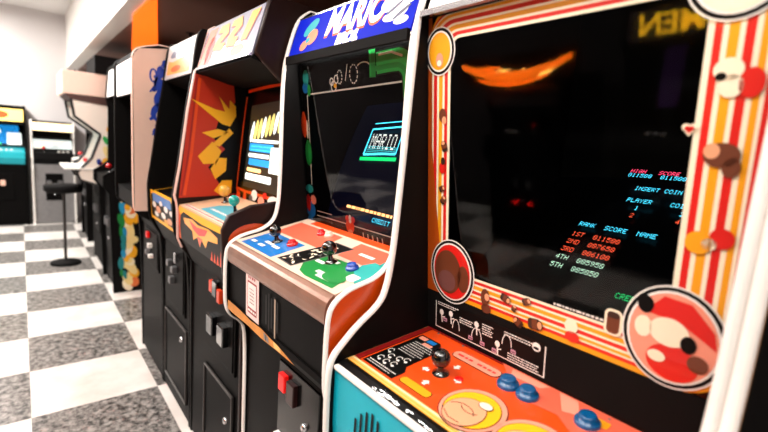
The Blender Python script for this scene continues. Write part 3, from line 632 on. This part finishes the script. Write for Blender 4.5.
# control box
k = MB(); k.prism([(-.050, .905), (-.0535, 1.03), (.0, 1.035), (.28, 1.07), (.28, .88), (.0, .80)], ci0, ci1, blackp); k.build('control_box', C)
P = Plane((ci0, -.0515, .905), (1, 0, 0), (0, -.004, .135)); k = MB()
rrect(k, P, .0, .0, WC, .134, .012, gold, 1); shape(k, P, [(.03, .0), (.018, .05), (.03, .10), (.07, .118), (.30, .108), (.50, .112), (.53, .07), (.50, .02), (.505, .0)], ink, 2); shape(k, P, [(.0, .0), (.026, .0), (.016, .05), (.026, .10), (.0, .12)], orange, 2)
shape(k, P, [(.07, .095), (.19, .108), (.26, .098), (.38, .105), (.47, .092), (.47, .072), (.37, .062), (.345, .03), (.30, .05), (.28, .018), (.25, .05), (.20, .03), (.19, .062), (.09, .075)], yellow, 3)
shape(k, P, [(.15, .10), (.25, .088), (.37, .098), (.34, .072), (.27, .06), (.20, .072)], red, 4); shape(k, P, [(.25, .055), (.31, .055), (.28, .022)], orange, 4)
for u in (.40, .43, .46): shape(k, P, [(u, .0), (u + .012, .035), (u + .022, .0)], orange, 4)
shape(k, P, [(.49, .0), (.50, .055), (.515, .03), (.52, .08), (WC, .03), (WC, .0)], orange, 3)
k.build('front_art', C)
DC = Plane((ci0, -.053, 1.041), (1, 0, 0), (0, .333, .049)); k = MB()
k.add([DC.p(u, v, l) for l in (0.002, -.008) for (u, v) in ((0, 0), (WC, 0), (WC, .33), (0, .33))], [(0, 1, 2, 3), (4, 5, 6, 7), (0, 1, 5, 4), (1, 2, 6, 5), (2, 3, 7, 6), (3, 0, 4, 7)], mat('beige_vinyl', (226, 186, 150), .45, coat=.2))
shape(k, DC, [(.16, .035), (.5, .03), (.5, .10), (.42, .105), (.22, .15), (.16, .11)], mat('aqua_art', (60, 165, 185), .45, coat=.2), 5); rect(k, DC, .02, .01, .5, .028, inkw, 5); scribble(k, DC, .03, .48, .014, .008, red, 6, random.Random(1)); scribble(k, DC, .2, .46, .06, .012, inkw, 6, random.Random(1))
k.build('control_panel', C)
Pj = Plane(DC.p(0, 0, .003), DC.u, DC.v)
joystick(C, Pj, .12, .15, ballyel, h=.045, r=.024); joystick(C, Pj, .36, .10, ballteal, mat('teal_disc', (40, 160, 150), .4), h=.045, r=.02); button(C, Pj, .40, .15, btnred, .017); button(C, Pj, .27, .26, btnred, .014)
k = MB(); k.box(ci0, ci1, .006, .024, .01, .82, blackp); k.build('lower_panel', C)
coin_door(C, -1.74, -1.40, .006, .50, .865, [(-1.60, .63, ballblack, .06, .075), (-1.485, .63, ballblack, .06, .075)], [(-1.615, .775, orlamp, .032, .045), (-1.53, .76, orlamp, .03, .05), (-1.575, .775, ballblack, .045, .06)])
service_door(C, -1.72, -1.41, .006, .08, .42, (-1.47, .30))

# ------------------------------------------------------------------ cabinet D (yellow edged control panel)
D = thing('arcade_cabinet', 'black arcade cabinet with warm pale marquee and small yellow edged control panel', 'arcade cabinet', (-2.178, .3, 0), ROW)
DX0, DX1 = -2.421, -1.936
PD = [(.006, 0), (.0, .80), (-.04, .86), (-.066, .92), (-.068, 1.04), (-.07, 1.08), (-.05, 1.2), (-.021, 1.43), (.003, 1.575), (.02, 1.73), (.04, 1.755)]
shell(D, DX0, DX1, PD, .018, black, black, black, .74, .02, .004)
di0, di1 = DX0 + .018, DX1 - .018; WD = di1 - di0
k = MB(); k.prism([(-.052, .915), (-.0565, 1.03), (.0, 1.04), (.3, 1.08), (.3, .88), (.0, .80)], di0, di1, blackp); k.build('control_box', D)
P = Plane((di0, -.0535, .915), (1, 0, 0), (0, -.006, .125)); k = MB()
rrect(k, P, -.015, -.005, WD + .012, .135, .012, gold, 1); rrect(k, P, .012, .01, WD - .015, .118, .01, ink, 2); rect(k, P, .05, .085, WD - .06, .125, blue, 3)
for (u, v, a, b_, m) in ((.08, .07, .04, .014, inkw), (.16, .055, .045, .016, tan), (.25, .04, .04, .014, inkw), (.12, .03, .04, .012, inkw), (.3, .075, .035, .014, inkw), (.21, .09, .03, .012, inkw), (.36, .03, .04, .014, tan), (.39, .07, .03, .012, inkw), (.3, .02, .04, .01, yellow)): ell(k, P, u, v, a, b_, m, 4)
k.build('front_art', D)
DD = Plane((di0, -.057, 1.041), (1, 0, 0), (0, .35, .058)); k = MB(); rect(k, DD, 0, 0, WD, .33, ink, 1); rrect(k, DD, .005, .004, WD - .005, .32, .02, gold, 2); rrect(k, DD, .02, .015, WD - .02, .31, .015, blackp, 3); k.build('control_panel', D)
joystick(D, Plane(DD.p(0, 0, .002), DD.u, DD.v), .36, .06, mat('joystick_cream', (240, 215, 190), .3, coat=.5), h=.05, r=.022)
k = MB(); k.prism([(.02, 1.574), (.10, 1.55), (.25, 1.55), (.25, 1.6), (.03, 1.6)], di0, di1, matte); k.build('header_underside', D)
P = Plane((di0, .26, 1.1), (1, 0, 0), (0, .1, .46)); k = MB(); rect(k, P, 0, 0, WD, .47, gloss, 0); rrect(k, P, .06, .05, WD - .06, .40, .02, crt, 1); k.build('screen', D)
MD = Plane((di0, .004, 1.582), (1, 0, 0), (0, .022, .155)); k = MB()
k.add([MD.p(u, v, l) for l in (0, -.006) for (u, v) in ((0, 0), (WD, 0), (WD, .158), (0, .158))], [(0, 1, 2, 3), (4, 5, 6, 7), (0, 1, 5, 4), (1, 2, 6, 5), (2, 3, 7, 6), (3, 0, 4, 7)], mat('marquee_pale', (190, 182, 180), .4, emit=.12))
shape(k, MD, [(.03, .02), (.40, .012), (.42, .075), (.33, .09), (.12, .075), (.03, .085)], mwarm, 1); ell(k, MD, .15, .115, .09, .02, mgrey, 1, .1); ell(k, MD, .32, .125, .08, .014, mgrey, 1, .1); ell(k, MD, .18, .04, .08, .015, morange, 2); ell(k, MD, .26, .1, .1, .016, mwhite, 2)
k.build('marquee', D)
k = MB(); k.box(di0, di1, .006, .024, .01, .82, blackp); k.build('lower_panel', D)
coin_door(D, -2.345, -2.01, .006, .50, .85, [(-2.22, .715, steel, .034, .03), (-2.14, .70, steel, .034, .03), (-2.18, .64, steel, .034, .034), (-2.09, .77, chrome, .02, .05)], [])
service_door(D, -2.35, -1.975, .006, .09, .45, (-2.05, .385))

# ------------------------------------------------------------------ cabinet E (white side with blue art)
E_ = thing('arcade_cabinet', 'arcade cabinet with white side panel splashed with blue art', 'arcade cabinet', (-2.69, .3, 0), ROW)
EX0, EX1 = -2.953, -2.429
PE = [(.006, 0), (.0, .80), (-.04, .88), (-.125, .925), (-.13, 1.0), (-.13, 1.66), (-.125, 1.695), (-.10, 1.72), (-.016, 1.745)]
pside = mat('pinkish_white_side', (238, 206, 190), .45, vary=.04)
shell(E_, EX0, EX1, PE, .018, black, black, black, .74, .02, .004, None, pside, False, .93)
P = Plane((EX1 + .0004, 0, 0), (0, 1, 0), (0, 0, 1)); k = MB(); shape(k, P, [(-.124, .935), (-.127, 1.66), (-.121, 1.69), (-.10, 1.715), (.05, 1.738), (.3, 1.738), (.3, .935)], pside, 1); k.build('white_side_sheet', E_)
ei0, ei1 = EX0 + .018, EX1 - .018
P = Plane((EX1 + .0014, 0, 0), (0, 1, 0), (0, 0, 1)); k = MB(); r = random.Random(12)
bart = mat('cobalt_art', (22, 62, 175), .45)
for (u, v, a, b_) in ((-.022, 1.62, .016, .03), (-.03, 1.56, .02, .035), (-.025, 1.49, .024, .04), (-.035, 1.43, .026, .045), (-.022, 1.36, .022, .035), (-.045, 1.33, .012, .02), (-.025, 1.25, .018, .035), (-.04, 1.20, .014, .02), (-.03, 1.12, .016, .03), (-.045, 1.07, .012, .02), (-.005, 1.66, .01, .02)):
    ell(k, P, u + .014, v, a * 1.15, b_, bart, 1, r.uniform(-.5, .5), 10)
    for _ in range(3): q = r.uniform(-1, 1); ell(k, P, u + .012 + q * a * 1.1, v + r.uniform(-1, 1) * b_ * 1.2, a * .3, b_ * .25, bart, 1.5, r.uniform(0, 3), 8)
line(k, P, arc(-.04, 1.60, .014, .03, 0, 360, 12), .008, bart, 1); line(k, P, [(-.055, 1.52), (-.035, 1.55), (-.02, 1.60)], .008, bart, 1)
ell(k, P, -.022, 1.41, .006, .016, cream, 2); ell(k, P, -.015, 1.24, .006, .008, cream, 2)
k.build('side_art', E_)
k = MB(); k.prism([(-.02, .905), (-.12, .94), (-.12, 1.02), (.1, 1.06), (.3, 1.1), (.3, .88), (.0, .8)], ei0, ei1, blackp); k.build('control_box', E_)
P = Plane((ei0, .2, 1.08), (1, 0, 0), (0, .1, .5)); k = MB(); rect(k, P, 0, 0, ei1 - ei0, .5, gloss); rrect(k, P, .06, .06, .42, .42, .02, crt, 1); k.build('screen', E_)
k = MB(); k.box(ei0, ei1, -.12, .2, 1.505, 1.70, blackp); k.build('header', E_)
P = Plane((ei0, -.1205, 1.51), (1, 0, 0), (0, 0, 1)); k = MB(); rect(k, P, .0, .0, ei1 - ei0, .165, mwhite, 1); k.build('marquee', E_)
k = MB(); k.box(ei0, ei1, .006, .024, .01, .82, blackp); k.build('lower_panel', E_)
coin_door(E_, -2.82, -2.50, .006, .58, .80, [(-2.64, .705, white, .028, .026), (-2.69, .66, steel, .036, .026), (-2.62, .65, white, .026, .022)], [(-2.71, .755, redlamp, .036, .034)])

# ------------------------------------------------------------------ F, G, H further along, J, K at the far wall
def far_cab(label, cx, cy, rot, w, H, spec, group):
    """rot 0: faces the aisle (-y); rot 90: faces along the row (+x). Built in its own frame and turned."""
    r_ = thing('arcade_cabinet', label, 'arcade cabinet', (0, 0, 0), group)
    x0, x1 = -w / 2, w / 2; f = spec['prof']; t = .02
    for (a, m) in ((x0, spec.get('side', black)), (x1 - t, spec.get('side', black))):
        k = MB(); k.prism(f + [(spec.get('deep', .7), H), (spec.get('deep', .7), 0)], a, a + t, m); k.build('side_panel', r_)
        k = MB(); k.strip(f, a - .003, a + t + .003, spec.get('mold', black), spec.get('mw', .006)); k.build('edge_molding', r_)
    i0, i1 = x0 + t, x1 - t; W = w - 2 * t; D_ = spec.get('deep', .7)
    k = MB(); k.box(i0, i1, D_ - .02, D_, .02, H - .01, matte); k.build('back_panel', r_)
    k = MB(); k.box(i0, i1, .06, D_ - .02, H - .02, H - .003, spec.get('top', matte)); k.build('top_panel', r_)
    k = MB(); k.box(i0, i1, .02, .04, .01, .8, spec.get('front', blackp)); k.build('lower_panel', r_)
    c = spec['cp']; k = MB(); k.prism([(c + .01, .87), (c + .01, .945), (.25, 1.0), (.25, .86), (.03, .78)], i0, i1, spec.get('cpm', blackp)); k.build('control_panel', r_)
    CP = Plane((0, c + .01, .946), (1, 0, 0), (0, .24 - c, .055))
    joystick(r_, CP, -.1, .08, spec.get('ball', btnred), h=.05, r=.022)
    for i in range(3): button(r_, CP, .06 + .05 * i, .08 + .01 * i, spec.get('btn', white), .016)
    S = Plane((i0, .2, 1.0), (1, 0, 0), (0, .12, H - 1.26)); h = H - 1.2
    k = MB(); rect(k, S, 0, 0, W, h, gloss); rrect(k, S, .05, .04, W - .05, h - .03, .02, spec['screen'], 1)
    for (a, b_, c2, d, m) in spec.get('pic', ()): rrect(k, S, a * W, b_ * h, c2 * W, d * h, .01, m, 2)
    k.build('screen', r_)
    k = MB(); k.prism([(f[-3][0] + .02, H - .24), (.3, H - .24), (.3, H - .22), (f[-3][0] + .02, H - .225)], i0, i1, matte); k.build('header_underside', r_)
    a, b_ = f[-3], f[-2]; M_ = Plane((i0, a[0] + .006, a[1]), (1, 0, 0), (0, b_[0] - a[0], b_[1] - a[1])); mh = math.hypot(b_[0] - a[0], b_[1] - a[1])
    k = MB(); k.add([M_.p(u, v, l) for l in (0, -.006) for (u, v) in ((0, 0), (W, 0), (W, mh), (0, mh))], [(0, 1, 2, 3), (4, 5, 6, 7), (0, 1, 5, 4), (1, 2, 6, 5), (2, 3, 7, 6), (3, 0, 4, 7)], spec['marq'])
    for (u, v, a2, b2, m) in spec.get('mart', ()): ell(k, M_, u * W, v * mh, a2 * W, b2 * mh, m, 1)
    if 'mtext' in spec: ftext(k, M_, *spec['mtext'])
    k.build('marquee', r_)
    d = coin_door(r_, i0 + .12, i1 - .12, .02, .32, .68, [(-.06, .55, spec.get('rej', steel), .05, .07), (.06, .55, spec.get('rej', steel), .05, .07)], spec.get('lamps', []), (0, .4))
    k = MB(); rr = spec.get('sideart')
    if rr:
        P = Plane((x1 + .001, 0, 0), (0, 1, 0), (0, 0, 1))
        for (u, v, a2, b2, m, l) in rr: ell(k, P, u, v, a2, b2, m, l, 0.2 * (l % 3))
        k.build('side_art', r_)
        for pts, m, l in spec.get('sidepoly', ()): k = MB(); shape(k, P, pts, m, l); k.build('side_sheet', r_)
    if 'extra' in spec: spec['extra'](r_, i0, i1)
    r_.location = (cx, cy, 0); r_.rotation_euler = (0, 0, math.radians(rot))
    return r_
tealart = mat('teal_picture', (20, 130, 135), .45); yart = mat('pale_yellow_picture', (245, 222, 150), .45); oart = mat('orange_picture', (235, 120, 60), .45); cyart = mat('cyan_picture', (30, 150, 200), .45)
r = random.Random(21); fart = []
for i in range(30):
    z = .06 + .76 * i / 30; fart.append((r.uniform(.085, .15), z, r.uniform(.02, .04), r.uniform(.03, .07), r.choice([yart, yart, yart, mat('cream_picture', (250, 238, 205), .45), oart, gold]), 2 + i * .1))
for i in range(14): fart.append((r.uniform(.05, .085), .1 + .70 * r.random(), r.uniform(.012, .024), r.uniform(.03, .06), r.choice([tealart, cyart, tealart, green]), 6 + i * .1))
F_ = far_cab('arcade cabinet with yellow, orange and teal picture on its lower side', -4.32, .0, 0, .6, 1.85,
    dict(prof=[(.0, 0), (-.02, .82), (-.06, .88), (-.06, .96), (.0, 1.0), (.05, 1.05), (.06, 1.5), (.04, 1.6), (.06, 1.82), (.08, 1.85)], cp=-.05, side=black, mold=blackp, marq=mwhite, screen=crt,
         sideart=fart,
         sidepoly=[([(.045, 1.6), (.16, 1.6), (.16, 1.83), (.07, 1.83)], mat('white_side_sheet', (235, 228, 228), .4), 1)]), ROW)
def gextra(r_, i0, i1):
    k = MB(); k.box(i0 - .035, i1 + .035, -.26, .16, 1.60, 1.80, pside); k.build('header_box', r_, .01)
    k = MB(); k.prism([(-.24, 1.6), (-.2, 1.56), (.16, 1.52), (.16, 1.6)], i0 - .028, i1 + .028, mat('dark_brown_underside', (70, 40, 34), .6)); k.build('header_base', r_)
    k = MB(); k.box(i0 - .03, i1 + .03, -.26, .1, .945, .962, white); k.build('tray_ledge', r_, .004)
    k = MB(); k.box(i0 - .01, i1 + .04, -.02, .7, 1.801, 1.96, matte); k.build('top_box', r_)
gart = [(.055, 1.22, .02, .04, lgreen, 2), (.07, 1.10, .03, .07, yart, 2), (.05, 1.0, .03, .06, gold, 3), (.09, 1.32, .03, .03, gold, 2), (.02, .99, .02, .03, red, 4), (.0, 1.02, .02, .03, mat('navy_art', (30, 50, 140), .5), 4), (.09, 1.15, .02, .04, dbrown, 4)]
G_ = far_cab('white sided arcade cabinet with overhanging header and black outlined edge', -5.08, .0, 0, .62, 1.80,
    dict(prof=[(.03, 0), (.03, .80), (-.14, .86), (-.16, .92), (-.09, 1.0), (-.05, 1.05), (.02, 1.25), (.015, 1.28), (-.17, 1.42), (-.19, 1.56), (-.18, 1.78), (-.15, 1.80)], cp=-.15, side=mat('warm_white_side', (240, 228, 216), .45), mold=mat('thick_black_edge', (12, 11, 11), .5), mw=.02, marq=mwhite, screen=steal_t, extra=gextra, sideart=gart, front=matte), ROW)
H_ = far_cab('dark arcade cabinet with teal screen, farthest along the right side', -6.35, .02, 0, .6, 1.50,
    dict(prof=[(.0, 0), (.0, .80), (-.1, .86), (-.12, .94), (.0, 1.0), (.06, 1.06), (.07, 1.3), (.03, 1.34), (.05, 1.48), (.08, 1.50)], cp=-.10, side=blackp, mold=blackp, marq=mteal, screen=steal_t, cpm=white), ROW)
FW = 'arcade cabinets against the far wall'
J_ = far_cab('black arcade cabinet with blue screen and yellow marquee at the far wall', -7.32, -.80, 90, .62, 1.53,
    dict(prof=[(.0, 0), (.0, .74), (-.06, .82), (-.07, .92), (-.0, .95), (.05, 1.0), (.06, 1.26), (.0, 1.33), (.01, 1.48), (.04, 1.53)], deep=.38, cp=-.06, side=black, mold=blackp, marq=mat('marquee_straw', (250, 220, 120), .4, emit=.9), screen=mat('screen_azure', (30, 140, 215), .4, emit=1.2), cpm=mteal, rej=mat('peach_button', (230, 180, 160), .4),
         pic=[(.12, .55, .6, .72, swhite_t), (.1, .3, .5, .4, swhite_t), (.7, .1, .95, .6, swhite_t), (.1, .08, .6, .16, green_t)], mart=[(.6, .5, .15, .3, morange)]), FW)
K_ = far_cab('pale grey and white arcade cabinet with bright screen at the far wall', -7.32, -.215, 90, .47, 1.37,
    dict(prof=[(.0, 0), (.0, .66), (-.03, .70), (-.03, .78), (.0, .80), (.03, .86), (.05, 1.15), (.0, 1.24), (.01, 1.34), (.03, 1.37)], deep=.38, cp=-.02, side=mat('pale_grey_side', (200, 196, 194), .5), mold=white, marq=mat('marquee_cream', (255, 228, 180), .4, emit=1.2), screen=swhite_t, front=mat('grey_front', (120, 118, 118), .5, vary=.2), cpm=matte,
         pic=[(.0, .0, 1, 1, swhite_t), (.1, .1, .3, .3, peach_t), (.5, .15, .66, .35, matte), (.2, .62, .8, .68, peach_t)]), FW)

# bar stool
T = thing('bar_stool', 'black bar stool with round base beside the farthest right hand cabinets', 'stool', (-5.12, -.25, 0))
k = MB(); k.lathe((-5.12, -.25, 0), (0, 0, 1), [(.125, 0), (.125, .018), (.11, .03), (.04, .045), (.03, .05)], matte, 28); k.build('base', T)
k = MB(); k.lathe((-5.12, -.25, .04), (0, 0, 1), [(.013, 0), (.013, .66)], steel_dark, 16); k.build('pole', T)
k = MB(); k.lathe((-5.12, -.25, .69), (0, 0, 1), [(.05, 0), (.14, .015), (.155, .03), (.155, .07), (.14, .085), (.0005, .09)], matte, 28); k.build('seat', T)

# ------------------------------------------------------------------ across the aisle (seen in the screen glass)
OPP = 'arcade cabinets across the aisle, seen only as reflections in the glass'
op = dict(prof=[(.0, 0), (.0, .74), (-.08, .84), (-.08, .94), (.0, 1.0), (.06, 1.06), (.07, 1.42), (.0, 1.53), (.03, 1.71), (.06, 1.75)], deep=.65, cp=-.06, side=blackp, mold=blackp, marq=mat('marquee_dim', (40, 30, 50), .4, emit=.2), screen=crt)
opX = dict(op); opX['mtext'] = (.02, .03, 'X-MEN', .17, mat('marquee_amber', (250, 190, 30), .4, emit=16), 1, 1.0, .1, .003); opX['pic'] = [(.1, .1, .4, .6, mat('screen_amber', (220, 150, 20), .5, emit=1.5)), (.6, .2, .8, .9, mat('screen_violet', (90, 50, 110), .5, emit=1.0))]
O1 = far_cab('arcade cabinet with amber lettered marquee reflected in the nearest screen glass', -.99, -2.2, 180, .66, 1.75, opX, OPP)
op2 = dict(op); op2['lamps'] = [(-.07, .38, redlamp2, .04, .03), (.07, .38, redlamp2, .04, .03)]; op2['marq'] = mat('marquee_dark', (20, 18, 22), .4)
O2 = far_cab('dark arcade cabinet with two red coin lamps across the aisle', -2.05, -2.2, 180, .66, 1.35, dict(op2, prof=[(.0, 0), (.0, .70), (-.08, .78), (-.08, .88), (.0, .93), (.06, .96), (.07, 1.1), (.0, 1.16), (.03, 1.32), (.06, 1.35)]), OPP)
# glowing orange arch sign
k = MB(); gl = mat('orange_neon', (255, 110, 14), .4, emit=22); gl2 = mat('pale_orange_neon', (255, 190, 90), .4, emit=45)
for (dz, m, r0, x_a, x_b, cv) in ((0, gl, .036, -2.56, -1.62, .10), (.03, gl2, .014, -2.46, -2.12, .03), (.0, gl2, .014, -2.0, -1.72, .05), (-.06, gl, .018, -2.42, -1.8, .05), (.07, gl, .014, -2.5, -2.2, .0)):
    pts = [V((x_a + (x_b - x_a) * i / 9, -2.16, 1.40 + dz + cv * ((i - 4.5) / 4.5) ** 2)) for i in range(10)]
    vs = []
    for i, p_ in enumerate(pts):
        rr = r0 * (.45 + .55 * math.sin(math.pi * (i + .5) / 10))
        for j in range(10): a = 2 * math.pi * j / 10; vs.append(p_ + V((0, rr * math.cos(a), rr * math.sin(a))))
    k.add(vs, [[i * 10 + j, i * 10 + (j + 1) % 10, (i + 1) * 10 + (j + 1) % 10, (i + 1) * 10 + j] for i in range(9) for j in range(10)], m, True); k.add(vs[:10], [list(range(10))], m); k.add(vs[-10:], [list(range(10))], m)
k.box(-2.60, -1.60, -2.24, -2.20, 1.352, 1.56, blackp)
tag(k.build('neon_sign'), 'curved orange neon sign reflected in the top of the nearest screen', 'neon sign')

# ------------------------------------------------------------------ ceiling lamps
def lamp(x, y, w, l, power, label, col=(1, .95, .9)):
    t_ = thing('ceiling_glow', label, 'light', (x, y, ZC), 'fluorescent ceiling lights over the aisle')
    k = MB(); k.box(x - w / 2, x + w / 2, y - l / 2, y + l / 2, ZC - .05, ZC - .001, white); k.build('housing', t_)
    k = MB(); k.box(x - w / 2 + .03, x + w / 2 - .03, y - l / 2 + .03, y + l / 2 - .03, ZC - .058, ZC - .05, mat('lamp_diffuser', (255, 246, 236), .5, emit=4)); k.build('diffuser', t_)
    d = bpy.data.lights.new('ceiling_lamp_glow', 'AREA'); d.shape = 'RECTANGLE'; d.size = w; d.size_y = l; d.energy = power; d.color = col
    o = bpy.data.objects.new('lamp_glow', d); COL.objects.link(o); o.parent = t_; o.location = (0, 0, -.07)
LL = 'fluorescent ceiling light over the aisle, outside the picture'
for (x, y, p) in ((-6.7, -1.5, 66), (-5.3, -1.5, 56), (-3.9, -1.2, 32), (-2.5, -1.2, 22), (-1.0, -1.1, 13), (.6, -.8, 14)): lamp(x, y, 1.1, .55, p, LL)
def spot(x, y, tx, ty, tz, e, ang=50, col=(1, .93, .85)):
    t_ = thing('fill_spot', 'small unseen ceiling spot added to brighten the arcade cabinets', 'light', (x, y, ZC), 'added ceiling spots over the aisle')
    dv = (V((tx, ty, tz)) - V((x, y, ZC - .12))).normalized()
    k = MB(); k.lathe((x, y, ZC), (0, 0, -1), [(.03, 0), (.03, .01), (.01, .012), (.01, .06)], matte, 14); k.build('mount', t_)
    k = MB(); c = V((x, y, ZC - .12)); k.lathe(c - dv * .07, dv, [(.03, 0), (.045, .02), (.045, .12)], matte, 18); k.build('head', t_)
    d = bpy.data.lights.new('fill_spot_glow', 'SPOT'); d.energy = e; d.spot_size = math.radians(ang); d.spot_blend = .6; d.shadow_soft_size = .05; d.color = col
    o = bpy.data.objects.new('fill_spot_glow', d); COL.objects.link(o); o.parent = t_
    o.location = c + dv * .07 - V((x, y, ZC)); o.rotation_euler = dv.to_track_quat('-Z', 'Y').to_euler()
spot(.1, -1.3, -.35, .1, .95, 45, 45); spot(-1.0, -1.4, -1.0, .1, 1.1, 30, 45); spot(-1.7, -2.3, -1.0, .15, 1.35, 55, 40)  # spots added out of view to brighten the two nearest cabinets
for (x, y) in ((-7.3, -.75), (-7.1, -.5), (-6.6, -.35)):
    k = MB(); k.lathe((x, y, ZC), (0, 0, -1), [(.04, 0), (.04, .02), (.025, .024), (.0005, .026)], matte, 12)
    tag(k.build('ceiling_fixture'), 'small dark round fixture on the pale ceiling at the far end', 'ceiling fixture', 'dark fixtures on the far ceiling')

w = bpy.data.worlds.new('World'); SC.world = w; w.use_nodes = True
w.node_tree.nodes['Background'].inputs[0].default_value = (.9, .9, 1, 1); w.node_tree.nodes['Background'].inputs[1].default_value = .05

# unseen fill tube added in cabinet B's header to brighten its printed glass
k = MB(); k.lathe((bi0 + .02, .122, 1.5885), (1, 0, 0), [(.0045, 0), (.0045, WB - .04)], mat('fill_tube', (255, 244, 230), .5, emit=4), 10); k.build('header_fill_lamp', B)
d = bpy.data.lights.new('header_fill_glow', 'AREA'); d.shape = 'RECTANGLE'; d.size = .5; d.size_y = .012; d.energy = .9; d.color = (1, .95, .88)
o = bpy.data.objects.new('header_fill_glow', d); COL.objects.link(o); o.parent = B; o.location = V((bi0 + WB / 2, .121, 1.5835)) - V(B.location); o.rotation_euler = (math.radians(12), 0, 0)
# ------------------------------------------------------------------ camera
cd = bpy.data.cameras.new('Camera'); cam = bpy.data.objects.new('Camera', cd); COL.objects.link(cam); SC.camera = cam
yaw, pitch, roll = .8742, .1495, .0768
cy, sy, cp, sp = math.cos(yaw), math.sin(yaw), math.cos(pitch), math.sin(pitch)
fw = V((-sy * cp, cy * cp, -sp)); rt = V((cy, sy, 0)); up = rt.cross(fw)
r2 = rt * math.cos(roll) + up * math.sin(roll); u2 = up * math.cos(roll) - rt * math.sin(roll)
M = Matrix((r2, u2, -fw)).transposed().to_4x4(); M.translation = V((0, -.5482, 1.3285)); cam.matrix_world = M
cd.sensor_width = 36; cd.lens = 437.87 / 768 * 36; cd.clip_start = .02
cd.dof.use_dof = True; cd.dof.focus_distance = 1.15; cd.dof.aperture_fstop = 2.2
SC.view_settings.view_transform = 'Standard'; SC.view_settings.look = 'None'; SC.view_settings.gamma = 1; SC.view_settings.exposure = .5
